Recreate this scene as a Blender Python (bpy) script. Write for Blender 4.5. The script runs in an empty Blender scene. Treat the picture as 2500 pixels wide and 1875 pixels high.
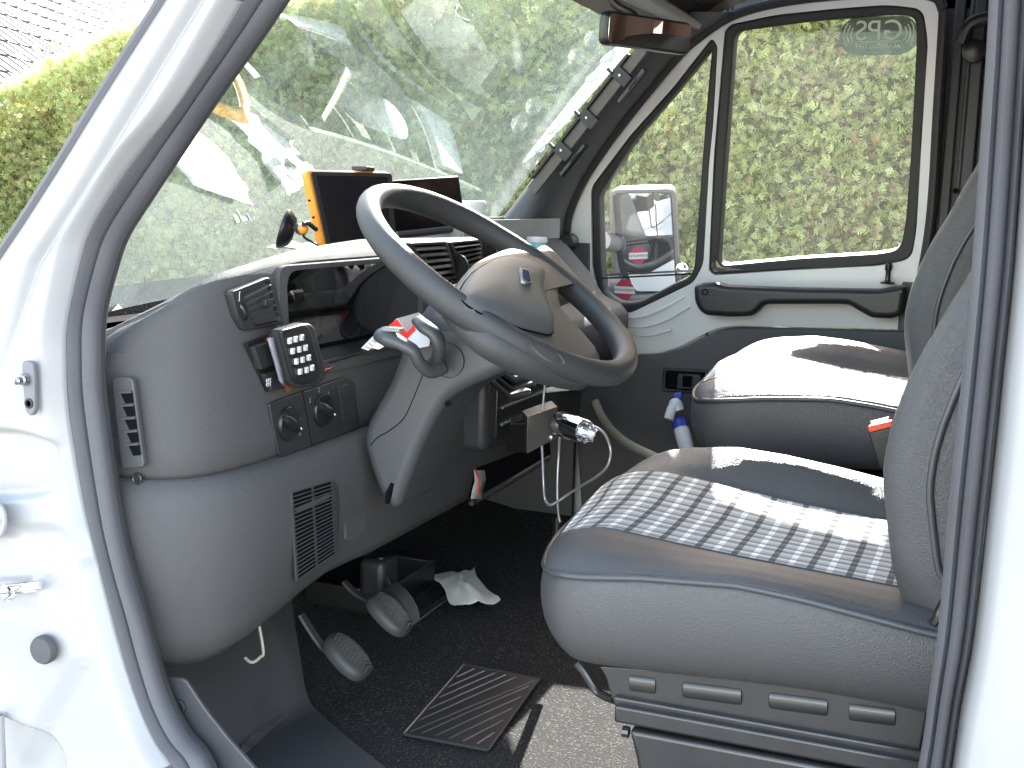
import bpy, bmesh, math, random
import numpy as np
from mathutils import Vector, Matrix
random.seed(7); rng = np.random.default_rng(7)
R = math.radians
C = bpy.context.scene.collection
sc = bpy.context.scene

# ------------------------------------------------------------------ camera
FPX, CX, CY = 2900.0, 1250.0, 937.5          # focal length in photo pixels, principal point
EYE = np.array([0.0, 0.0, 0.90])
_y = np.array([1200, 427, -2900.]); _y /= np.linalg.norm(_y)
_z = np.array([473, 18230, 2900.]); _z -= _z.dot(_y)*_y; _z /= np.linalg.norm(_z)
_x = np.cross(_y, _z)
RM = np.array([_x, _y, _z])
cam = bpy.data.objects.new('camera', bpy.data.cameras.new('camera')); C.objects.link(cam)
m = Matrix.Identity(4)
for i in range(3):
    for j in range(3): m[i][j] = RM[i][j]
    m[i][3] = EYE[i]
cam.matrix_world = m
cam.data.sensor_width = 36; cam.data.lens = 36*FPX/2500
cam.data.clip_start = 0.02; cam.data.clip_end = 500
sc.camera = cam

# ------------------------------------------------------------------ light
SUN_ELEV, SUN_AZ = 33.5, 12.0                 # azimuth: degrees from +Y towards -X
w = bpy.data.worlds.new('World'); sc.world = w; w.use_nodes = True
nt = w.node_tree; nt.nodes.clear()
sky = nt.nodes.new('ShaderNodeTexSky'); sky.sky_type = 'NISHITA'; sky.sun_disc = False
sky.sun_elevation = R(SUN_ELEV); sky.sun_rotation = R(-SUN_AZ); sky.air_density = 1.0; sky.dust_density = 1.0
bg = nt.nodes.new('ShaderNodeBackground'); bg.inputs[1].default_value = 0.15
wo = nt.nodes.new('ShaderNodeOutputWorld')
wb = nt.nodes.new('ShaderNodeMix'); wb.data_type = 'RGBA'; wb.blend_type = 'MULTIPLY'; wb.inputs[0].default_value = 1
wb.inputs[7].default_value = (1.21, .985, .81, 1)   # camera white balance for open shade
nt.links.new(sky.outputs[0], wb.inputs[6]); nt.links.new(wb.outputs[2], bg.inputs[0]); nt.links.new(bg.outputs[0], wo.inputs[0])
sl = bpy.data.lights.new('sun', 'SUN'); sl.energy = 2.7; sl.angle = R(0.5); sl.color = (1, .98, .95)
so = bpy.data.objects.new('sun', sl); C.objects.link(so)
sd = Vector((-math.sin(R(SUN_AZ))*math.cos(R(SUN_ELEV)), math.cos(R(SUN_AZ))*math.cos(R(SUN_ELEV)), math.sin(R(SUN_ELEV))))
so.rotation_euler = sd.to_track_quat('Z', 'Y').to_euler()
sc.view_settings.view_transform = 'Standard'; sc.view_settings.look = 'None'
sc.view_settings.gamma = 1; sc.view_settings.exposure = 3.38
sc.cycles.max_bounces = 10; sc.cycles.transparent_max_bounces = 16
sc.cycles.diffuse_bounces = 5; sc.cycles.glossy_bounces = 5

# ------------------------------------------------------------------ measuring helpers
def ray(px, py): return RM @ np.array([px-CX, -(py-CY), -FPX])
def PY(px, py, Y): r = ray(px, py); return EYE + r*(Y/r[1])
def PZ(px, py, Z): r = ray(px, py); return EYE + r*((Z-EYE[2])/r[2])
def PX(px, py, X): r = ray(px, py); return EYE + r*(X/r[0])
WC = np.array([-.649, 1.55, .781]); WT = R(33)      # steering wheel centre and tilt
WU = np.array([math.cos(WT), 0, -math.sin(WT)]); WV = np.array([0., 1, 0]); WN = np.array([math.sin(WT), 0, math.cos(WT)])
def PP(px, py, O, N):
    r = ray(px, py); return EYE + r*(np.dot(O-EYE, N)/np.dot(r, N))

# ------------------------------------------------------------------ materials
MATS = {}
def mat(name, col, rough=.5, metal=0, bump=None, var=None, spec=.5, coat=0, trans=None, emit=None):
    """bump=(scale, strength, kind)  var=(scale, colour2, contrast)"""
    if name in MATS: return MATS[name]
    m = bpy.data.materials.new(name); m.use_nodes = True; n = m.node_tree; b = n.nodes['Principled BSDF']
    b.inputs['Base Color'].default_value = (*col, 1); b.inputs['Roughness'].default_value = rough
    b.inputs['Metallic'].default_value = metal; b.inputs['Specular IOR Level'].default_value = spec
    b.inputs['Coat Weight'].default_value = coat; b.inputs['Coat Roughness'].default_value = .08
    tc = n.nodes.new('ShaderNodeTexCoord')
    if bump:
        if bump[2] == 'leather':
            t = n.nodes.new('ShaderNodeTexVoronoi'); t.feature = 'DISTANCE_TO_EDGE'; t.inputs['Scale'].default_value = bump[0]
            nz = n.nodes.new('ShaderNodeTexNoise'); nz.inputs['Scale'].default_value = bump[0]*.6; nz.inputs['Detail'].default_value = 3
            mx = n.nodes.new('ShaderNodeVectorMath'); mx.operation = 'MULTIPLY_ADD'
            mx.inputs[1].default_value = (.006,)*3
            n.links.new(nz.outputs['Color'], mx.inputs[0]); n.links.new(tc.outputs['Object'], mx.inputs[2]); n.links.new(tc.outputs['Object'], nz.inputs['Vector'])
            n.links.new(mx.outputs[0], t.inputs['Vector']); out = t.outputs['Distance']
        else:
            t = n.nodes.new('ShaderNodeTexNoise'); t.inputs['Scale'].default_value = bump[0]; t.inputs['Detail'].default_value = 4
            n.links.new(tc.outputs['Object'], t.inputs['Vector']); out = t.outputs['Fac']
        bp = n.nodes.new('ShaderNodeBump'); bp.inputs['Strength'].default_value = bump[1]; bp.inputs['Distance'].default_value = .0022 if bump[2] == 'leather' else .001
        n.links.new(out, bp.inputs['Height']); n.links.new(bp.outputs[0], b.inputs['Normal'])
    if var:
        t = n.nodes.new('ShaderNodeTexNoise'); t.inputs['Scale'].default_value = var[0]; t.inputs['Detail'].default_value = 5
        n.links.new(tc.outputs['Object'], t.inputs['Vector'])
        cr = n.nodes.new('ShaderNodeValToRGB'); k = .5-.5/var[2]
        cr.color_ramp.elements[0].position = max(0, k); cr.color_ramp.elements[1].position = min(1, 1-k)
        cr.color_ramp.elements[0].color = (*col, 1); cr.color_ramp.elements[1].color = (*var[1], 1)
        n.links.new(t.outputs['Fac'], cr.inputs[0]); n.links.new(cr.outputs[0], b.inputs['Base Color'])
    if emit: b.inputs['Emission Color'].default_value = (*emit, 1); b.inputs['Emission Strength'].default_value = 1
    if trans is not None: b.inputs['Transmission Weight'].default_value = trans
    MATS[name] = m; return m

def glass(name, tint, refl=1.0, dust=0.0, dustcol=(.8, .85, .82), dscale=3):
    m = bpy.data.materials.new(name); m.use_nodes = True; n = m.node_tree; n.nodes.clear(); L = n.links.new
    out = n.nodes.new('ShaderNodeOutputMaterial')
    tr = n.nodes.new('ShaderNodeBsdfTransparent'); tr.inputs[0].default_value = (*tint, 1)
    gl = n.nodes.new('ShaderNodeBsdfGlossy'); gl.inputs['Roughness'].default_value = .0
    fr = n.nodes.new('ShaderNodeFresnel'); fr.inputs['IOR'].default_value = 1.5
    mu = n.nodes.new('ShaderNodeMath'); mu.operation = 'MULTIPLY'; mu.use_clamp = True; mu.inputs[1].default_value = refl
    mx = n.nodes.new('ShaderNodeMixShader')
    L(fr.outputs[0], mu.inputs[0]); L(mu.outputs[0], mx.inputs[0]); L(tr.outputs[0], mx.inputs[1]); L(gl.outputs[0], mx.inputs[2])
    last = mx
    if dust:
        df = n.nodes.new('ShaderNodeBsdfTranslucent'); df.inputs[0].default_value = (*dustcol, 1)
        tc = n.nodes.new('ShaderNodeTexCoord'); nz = n.nodes.new('ShaderNodeTexNoise')
        nz.inputs['Scale'].default_value = dscale; nz.inputs['Detail'].default_value = 8; nz.inputs['Roughness'].default_value = .7
        L(tc.outputs['Object'], nz.inputs[0])
        mr = n.nodes.new('ShaderNodeMapRange'); mr.inputs['From Min'].default_value = .3; mr.inputs['From Max'].default_value = .75
        mr.inputs['To Min'].default_value = dust*.4; mr.inputs['To Max'].default_value = dust*1.8
        L(nz.outputs['Fac'], mr.inputs['Value'])
        m2 = n.nodes.new('ShaderNodeMixShader'); L(mr.outputs[0], m2.inputs[0]); L(mx.outputs[0], m2.inputs[1]); L(df.outputs[0], m2.inputs[2]); last = m2
    L(last.outputs[0], out.inputs[0]); MATS[name] = m; return m

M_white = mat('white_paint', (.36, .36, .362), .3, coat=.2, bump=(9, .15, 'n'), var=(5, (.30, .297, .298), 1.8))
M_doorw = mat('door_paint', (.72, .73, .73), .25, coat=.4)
M_dash = mat('grey_soft_plastic', (.074, .072, .074), .58, spec=.3, bump=(420, .55, 'leather'), var=(3, (.082, .080, .082), 1.5))
M_dash2 = mat('grey_smooth_plastic', (.044, .044, .048), .42, bump=(700, .25, 'n'))
M_shroud = mat('column_plastic', (.060, .061, .065), .42, bump=(900, .3, 'n'))
M_dark = mat('dark_plastic', (.026, .026, .028), .45, bump=(600, .2, 'n'))
M_black = mat('black_plastic', (.012, .012, .013), .32)
M_matt = mat('matt_black', (.006, .006, .0065), .9, spec=.05)
M_rub = mat('seal_rubber', (.076, .075, .080), .5, bump=(500, .3, 'n'), var=(8, (.095, .095, .105), 1.8))
M_rub2 = mat('window_rubber', (.02, .02, .021), .55)
M_vinyl = mat('grey_vinyl', (.064, .063, .064), .46, bump=(330, .5, 'leather'), var=(5, (.071, .070, .071), 1.5))
M_pipe = mat('piping_vinyl', (.055, .057, .06), .4)
M_trim = mat('door_trim_vinyl', (.075, .073, .076), .6, bump=(300, .4, 'leather'))
M_pillar = mat('pillar_plastic', (.046, .048, .054), .5, bump=(400, .3, 'n'))
M_metal = mat('black_steel', (.022, .021, .021), .3, bump=(60, .08, 'n'), var=(30, (.035, .033, .032), 1.6), coat=.3)
M_chrome = mat('chrome', (.75, .75, .76), .14, 1)
M_steel = mat('brushed_steel', (.5, .5, .52), .35, 1)
M_mirror = mat('mirror_glass', (.88, .9, .9), .0, 1)
M_orange = mat('orange_plastic', (.95, .33, .02), .35)
M_screen = mat('screen_glass', (.012, .013, .015), .08, coat=.5)
M_paper = mat('paper_tissue', (.85, .85, .78), .9, bump=(160, .8, 'n'))
M_whitep = mat('white_plastic', (.75, .75, .76), .35)
M_cream = mat('cream_hose', (.36, .35, .27), .5)
M_red = mat('red_print', (.75, .02, .02), .45)
M_bluep = mat('blue_plastic', (.03, .07, .38), .35)
M_cyan = mat('cyan_label', (.25, .62, .72), .45)
M_cargo = mat('grey_card', (.26, .255, .245), .7, var=(30, (.3, .3, .29), 1.5))
M_head = mat('headliner', (.27, .25, .23), .95, bump=(250, 1, 'n'), var=(14, (.2, .155, .12), 1.8))
M_leather = mat('wheel_foam', (.040, .040, .041), .48, bump=(520, .35, 'leather'))
M_pad = mat('wheel_pad', (.075, .077, .079), .48, bump=(480, .6, 'leather'))
M_key = mat('key_rubber', (.62, .63, .58), .5)
M_label = mat('white_print', (.75, .75, .75), .5)
M_brown = mat('amber_plastic', (.12, .045, .02), .25)
M_mat = mat('heel_mat_rubber', (.035, .036, .037), .38, bump=(250, .3, 'n'))
M_curt = mat('curtain_cloth', (.3, .2, .17), .9, bump=(200, .5, 'n'))
M_lite = glass('gps_sticker', (.30, .35, .33), .5, .05, (.5, .6, .55), 3)
M_glass = glass('side_glass', (.98, .99, .98), .6, .014, (.85, .88, .84), 4)
M_wind = glass('windscreen_glass', (.93, .99, .95), .5, .032, (.7, .9, .8), 5)
M_gpane = glass('instrument_glass', (.72, .72, .72), .7)
M_clear = glass('clear_suction', (.9, .92, .92), 2.5, .25)
M_ground = mat('paving', (.30, .29, .27), .9, bump=(30, .6, 'n'), var=(6, (.22, .21, .2), 1.4))

def carpet_mat(name, base, speck, thr, ribs=False):
    m = bpy.data.materials.new(name); m.use_nodes = True; n = m.node_tree; b = n.nodes['Principled BSDF']; L = n.links.new
    b.inputs['Roughness'].default_value = .95; b.inputs['Specular IOR Level'].default_value = .2
    tc = n.nodes.new('ShaderNodeTexCoord'); nz = n.nodes.new('ShaderNodeTexNoise'); nz.inputs['Scale'].default_value = 260; nz.inputs['Detail'].default_value = 3
    L(tc.outputs['Object'], nz.inputs[0]); cr = n.nodes.new('ShaderNodeValToRGB'); cr.color_ramp.elements[0].position = thr
    cr.color_ramp.elements[1].position = thr+.16; cr.color_ramp.elements[0].color = (*base, 1); cr.color_ramp.elements[1].color = (*speck, 1)
    L(nz.outputs['Fac'], cr.inputs[0]); L(cr.outputs[0], b.inputs['Base Color'])
    bp = n.nodes.new('ShaderNodeBump'); bp.inputs['Strength'].default_value = .9; bp.inputs['Distance'].default_value = .003
    L(nz.outputs['Fac'], bp.inputs['Height']); L(bp.outputs[0], b.inputs['Normal'])
    return m
M_carpet = carpet_mat('speckled_carpet', (.026, .025, .024), (.14, .125, .115), .55)
M_carpet2 = carpet_mat('entry_carpet', (.02, .018, .016), (.16, .14, .12), .5)

def plaid_mat():
    m = bpy.data.materials.new('plaid_cloth'); m.use_nodes = True; n = m.node_tree; b = n.nodes['Principled BSDF']; L = n.links.new
    b.inputs['Roughness'].default_value = .9; b.inputs['Specular IOR Level'].default_value = .15
    tc = n.nodes.new('ShaderNodeTexCoord'); sp = n.nodes.new('ShaderNodeSeparateXYZ'); L(tc.outputs['UV'], sp.inputs[0])
    def saw(axis, period, off):
        a = n.nodes.new('ShaderNodeMath'); a.operation = 'MULTIPLY_ADD'; a.inputs[1].default_value = 1/period; a.inputs[2].default_value = off
        L(sp.outputs[axis], a.inputs[0]); f = n.nodes.new('ShaderNodeMath'); f.operation = 'FRACT'; L(a.outputs[0], f.inputs[0]); return f.outputs[0]
    def ramp(src, stops):
        r = n.nodes.new('ShaderNodeValToRGB'); r.color_ramp.interpolation = 'CONSTANT'; e = r.color_ramp.elements
        while len(e) < len(stops): e.new(.5)
        for el, (p, v) in zip(e, stops): el.position = p; el.color = (v, v, v*.99, 1)
        L(src, r.inputs[0]); return r.outputs[0]
    # bands across the seat (vary along X): dark bar, grey, white bar, grey
    bx = ramp(saw(0, .0455, .0), [(0, .27), (.17, .80), (.50, 1.35), (.66, .80)])
    by = ramp(saw(1, .046, .1), [(0, .66), (.08, .30), (.17, .70), (.40, 1.0), (.52, .60), (.66, .34), (.76, .74), (.90, 1.05)])
    fine = ramp(saw(1, .0042, .0), [(0, .86), (.5, 1.1)])
    mu = n.nodes.new('ShaderNodeMix'); mu.data_type = 'RGBA'; mu.blend_type = 'MULTIPLY'; mu.inputs[0].default_value = 1
    L(bx, mu.inputs[6]); L(by, mu.inputs[7])
    m2 = n.nodes.new('ShaderNodeMix'); m2.data_type = 'RGBA'; m2.blend_type = 'MULTIPLY'; m2.inputs[0].default_value = 1
    L(mu.outputs[2], m2.inputs[6]); L(fine, m2.inputs[7])
    sc2 = n.nodes.new('ShaderNodeMix'); sc2.data_type = 'RGBA'; sc2.blend_type = 'MULTIPLY'; sc2.inputs[0].default_value = 1
    L(m2.outputs[2], sc2.inputs[6]); sc2.inputs[7].default_value = (.86, .825, .79, 1)
    L(sc2.outputs[2], b.inputs['Base Color'])
    nz = n.nodes.new('ShaderNodeTexNoise'); nz.inputs['Scale'].default_value = 900; L(tc.outputs['Object'], nz.inputs[0])
    bp = n.nodes.new('ShaderNodeBump'); bp.inputs['Strength'].default_value = .5; bp.inputs['Distance'].default_value = .001
    L(nz.outputs['Fac'], bp.inputs['Height']); L(bp.outputs[0], b.inputs['Normal']); return m
M_plaid = plaid_mat()

# ------------------------------------------------------------------ building helpers
def thing(name, label, cat, loc, group=None):
    o = bpy.data.objects.new(name, None); C.objects.link(o); o.location = loc; o.empty_display_size = .05
    o['label'] = label; o['category'] = cat
    if group: o['group'] = group
    return o
def tag(o, label, cat, group=None):
    o['label'] = label; o['category'] = cat
    if group: o['group'] = group
    return o
def link(name, me, mt, parent=None, smooth=True, bevel=0, sub=0, solid=0, ang=35, bseg=3):
    o = bpy.data.objects.new(name, me); C.objects.link(o)
    if mt is not None:
        me.materials.clear(); me.materials.append(mt)
    if parent is not None:
        o.parent = parent; p = parent; t = Vector((0, 0, 0))
        while p is not None:
            t += p.location; p = None
        o.matrix_parent_inverse = Matrix.Translation(-t) if parent.type == 'EMPTY' else Matrix.Identity(4)
    if smooth:
        me.shade_smooth()
        if ang < 180: me.set_sharp_from_angle(angle=R(ang))
    if solid: s = o.modifiers.new('s', 'SOLIDIFY'); s.thickness = solid; s.offset = 0
    if sub: s = o.modifiers.new('u', 'SUBSURF'); s.levels = sub; s.render_levels = sub
    if bevel: s = o.modifiers.new('b', 'BEVEL'); s.width = bevel; s.segments = bseg; s.limit_method = 'ANGLE'; s.angle_limit = R(30); s.harden_normals = False
    return o
def cr(pts, n=6, cyc=False):
    P = [np.array(p, float) for p in pts]; N = len(P); out = []
    for i in range(N if cyc else N-1):
        p0 = P[i-1] if (cyc or i > 0) else 2*P[0]-P[1]; p1 = P[i]; p2 = P[(i+1) % N]
        p3 = P[(i+2) % N] if (cyc or i+2 < N) else 2*P[-1]-P[-2]
        for k in range(n):
            t = k/n
            out.append(.5*((2*p1)+(-p0+p2)*t+(2*p0-5*p1+4*p2-p3)*t*t+(-p0+3*p1-3*p2+p3)*t**3))
    if not cyc: out.append(P[-1])
    return out
class MB:
    def __init__(s): s.v = []; s.f = []
    def add(s, v, f):
        b = len(s.v); s.v += [tuple(map(float, p)) for p in v]; s.f += [tuple(i+b for i in q) for q in f]; return s
    def box(s, c, size, M=None):
        c = np.array(c, float); h = np.array(size, float)/2; M = np.eye(3) if M is None else np.array(M)
        v = [c+M@(h*np.array(k)) for k in ((-1,-1,-1),(1,-1,-1),(1,1,-1),(-1,1,-1),(-1,-1,1),(1,-1,1),(1,1,1),(-1,1,1))]
        return s.add(v, [(0,3,2,1),(4,5,6,7),(0,1,5,4),(1,2,6,5),(2,3,7,6),(3,0,4,7)])
    def prism(s, pts, ext):
        n = len(pts); e = np.array(ext, float); v = [np.array(p) for p in pts]+[np.array(p)+e for p in pts]
        return s.add(v, [tuple(range(n)), tuple(range(2*n-1, n-1, -1))]+[(i, n+i, n+(i+1) % n, (i+1) % n) for i in range(n)])
    def grid(s, rows, cyc=False):
        r = len(rows); c = len(rows[0]); v = [p for row in rows for p in row]; f = []
        for i in range(r-1):
            for j in range(c if cyc else c-1):
                f.append((i*c+j, i*c+(j+1) % c, (i+1)*c+(j+1) % c, (i+1)*c+j))
        return s.add(v, f)
    def tube(s, pts, r, seg=10, cyc=False, flat=None, up=None):
        P = [np.array(p, float) for p in pts]; n = len(P); rows = []; prev = None
        for i in range(n):
            if cyc: t = P[(i+1) % n]-P[i-1]
            else: t = P[min(i+1, n-1)]-P[max(i-1, 0)]
            t /= (np.linalg.norm(t)+1e-12)
            if up is not None: a = np.array(up, float)
            elif prev is None: a = np.array([0, 0, 1.]) if abs(t[2]) < .9 else np.array([1., 0, 0])
            else: a = prev
            a = a-a.dot(t)*t; a /= np.linalg.norm(a)+1e-12; prev = a; b = np.cross(t, a)
            rr = r[i] if isinstance(r, (list, np.ndarray)) else r; fl = flat or 1
            rows.append([P[i]+rr*(a*math.cos(2*math.pi*k/seg)*fl+b*math.sin(2*math.pi*k/seg)) for k in range(seg)])
        if cyc: rows.append(rows[0])
        s.grid(rows, True)
        if not cyc:
            b = len(s.v); s.f.append(tuple(b-seg+k for k in range(seg))); s.f.append(tuple(b-n*seg+seg-1-k for k in range(seg)))
        return s
    def lathe(s, prof, O, A, seg=32, U=None):
        O = np.array(O, float); A = np.array(A, float); A /= np.linalg.norm(A)
        u = np.cross(A, [0, 0, 1.]) if abs(A[2]) < .9 else np.cross(A, [1., 0, 0]); u /= np.linalg.norm(u); v = np.cross(A, u)
        rows = [[O+A*h+r*(u*math.cos(2*math.pi*k/seg)+v*math.sin(2*math.pi*k/seg)) for k in range(seg)] for r, h in prof]
        return s.grid(rows, True)
    def mesh(s, name):
        me = bpy.data.meshes.new(name); me.from_pydata(s.v, [], s.f); me.validate()
        bm = bmesh.new(); bm.from_mesh(me); bmesh.ops.remove_doubles(bm, verts=bm.verts, dist=1e-6)
        bmesh.ops.recalc_face_normals(bm, faces=bm.faces); bm.to_mesh(me); bm.free(); return me
    def build(s, name, mt, parent=None, **k): return link(name, s.mesh(name), mt, parent, **k)
class Fr:
    """a flat working frame: origin O, in-plane axes U, V, normal N"""
    def __init__(s, O, U, V): s.O = np.array(O, float); s.U = np.array(U, float); s.V = np.array(V, float); s.N = np.cross(s.U, s.V)
    def px(s, pts, h=0): # photo pixels -> (a, b)
        o = []
        for p in pts:
            q = PP(p[0], p[1], s.O+s.N*h, s.N)-s.O; o.append((q.dot(s.U), q.dot(s.V)))
        return o
    def w(s, a, b, h=0): return s.O+s.U*a+s.V*b+s.N*h
def YF(Y): return Fr((0, Y, 0), (1, 0, 0), (0, 0, 1))      # N = -Y: towards the camera
def XF(X): return Fr((X, 0, 0), (0, 1, 0), (0, 0, 1))      # N = +X: towards the rear
def plate(name, fr, loops, thick, mt, parent=None, bev=0.0, h=0, res=2, **k):
    """solid plate from 2-D loops (first outer, the rest holes)"""
    cu = bpy.data.curves.new(name, 'CURVE'); cu.dimensions = '2D'; cu.fill_mode = 'BOTH'
    for lp in loops:
        s = cu.splines.new('POLY'); s.points.add(len(lp)-1); s.use_cyclic_u = True
        for i, p in enumerate(lp): s.points[i].co = (p[0], p[1], 0, 1)
    cu.extrude = max(thick/2-bev, 1e-5); cu.bevel_depth = bev; cu.bevel_resolution = res; cu.offset = -bev
    t = bpy.data.objects.new('tmp', cu); C.objects.link(t)
    me = bpy.data.meshes.new_from_object(t); bpy.data.objects.remove(t)
    Mx = Matrix.Identity(4); o = fr.O+fr.N*h
    for i in range(3): Mx[i][0] = fr.U[i]; Mx[i][1] = fr.V[i]; Mx[i][2] = fr.N[i]; Mx[i][3] = o[i]
    me.transform(Mx); me.name = name
    return link(name, me, mt, parent, **k)
def text(s, fr, a, b, size, mt, name, parent=None, h=0, mirror=False, sx=1.0, rot=0, ext=.0002, align='CENTER'):
    cu = bpy.data.curves.new(name, 'FONT'); cu.body = s; cu.size = size; cu.align_x = align; cu.align_y = 'CENTER'; cu.extrude = ext
    t = bpy.data.objects.new('tmp', cu); C.objects.link(t); me = bpy.data.meshes.new_from_object(t); bpy.data.objects.remove(t)
    me.transform(Matrix.Rotation(rot, 4, 'Z') @ Matrix.Scale((-1 if mirror else 1)*sx, 4, (1, 0, 0)))
    Mx = Matrix.Identity(4); o = fr.w(a, b, h)
    for i in range(3): Mx[i][0] = fr.U[i]; Mx[i][1] = fr.V[i]; Mx[i][2] = fr.N[i]; Mx[i][3] = o[i]
    me.transform(Mx); return link(name, me, mt, parent, smooth=False)
def rrect(x0, y0, x1, y1, r, n=5):
    o = []
    for cx, cy, a in ((x1-r, y1-r, 0), (x0+r, y1-r, 90), (x0+r, y0+r, 180), (x1-r, y0+r, 270)):
        for k in range(n+1): t = R(a+90*k/n); o.append((cx+r*math.cos(t), cy+r*math.sin(t)))
    return o
def roundpoly(pts, r, n=4):
    """round every corner of a polygon"""
    o = []; P = [np.array(p, float) for p in pts]
    for i in range(len(P)):
        a, b, c = P[i-1], P[i], P[(i+1) % len(P)]; u = a-b; v = c-b; lu = np.linalg.norm(u); lv = np.linalg.norm(v)
        q = min(r, lu*.45, lv*.45); s = b+u/lu*q; e = b+v/lv*q
        for k in range(n+1): t = k/n; o.append(tuple((1-t)**2*s+2*t*(1-t)*b+t*t*e))
    return o
def inflate(name, fr, loop, h0, h1, mt, parent, n=10, pw=2.6, **k):
    """domed pad with the given outline"""
    c = np.mean(np.array(loop), 0); rows = []
    for i in range(n+1):
        s = 1-i/n*.995; hh = h0+(h1-h0)*(1-s**pw)**(1/2.)
        rows.append([fr.w(*(c+(np.array(p)-c)*s), hh) for p in loop])
    rows = [[fr.w(*p, h0-.01) for p in loop]]+rows
    return MB().grid(rows, True).build(name, mt, parent, **k)

# ================================================================== OUTSIDE
def struct(name, mb, mt, **k): o = mb.build(name, mt, **k); o['kind'] = 'structure'; return o
GZ = -.50
def gp(x, y): return (x, y, GZ)
struct('ground', MB().add([gp(-150, -120), gp(150, -120), gp(150, 180), gp(-150, 180)], [(0, 1, 2, 3)]), M_ground, smooth=False)

def leaf_mat(name, stops, trans=.35):
    m = bpy.data.materials.new(name); m.use_nodes = True; n = m.node_tree; n.nodes.clear(); L = n.links.new
    out = n.nodes.new('ShaderNodeOutputMaterial'); at = n.nodes.new('ShaderNodeAttribute'); at.attribute_name = 'tone'
    r = n.nodes.new('ShaderNodeValToRGB'); e = r.color_ramp.elements
    while len(e) < len(stops): e.new(.5)
    for el, (p, c) in zip(e, stops): el.position = p; el.color = (*c, 1)
    L(at.outputs['Fac'], r.inputs[0])
    d = n.nodes.new('ShaderNodeBsdfPrincipled'); d.inputs['Roughness'].default_value = .55; d.inputs['Specular IOR Level'].default_value = .35
    t = n.nodes.new('ShaderNodeBsdfTranslucent'); mx = n.nodes.new('ShaderNodeMixShader'); mx.inputs[0].default_value = trans
    L(r.outputs[0], d.inputs['Base Color']); L(r.outputs[0], t.inputs[0]); L(d.outputs[0], mx.inputs[1]); L(t.outputs[0], mx.inputs[2]); L(mx.outputs[0], out.inputs[0])
    return m
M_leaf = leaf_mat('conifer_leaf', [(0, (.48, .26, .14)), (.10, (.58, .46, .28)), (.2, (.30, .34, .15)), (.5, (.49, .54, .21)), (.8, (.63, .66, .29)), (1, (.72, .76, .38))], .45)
M_core = mat('hedge_core', (.22, .21, .10), .95, bump=(20, 1, 'n'), var=(12, (.10, .08, .045), 1.5))

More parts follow.
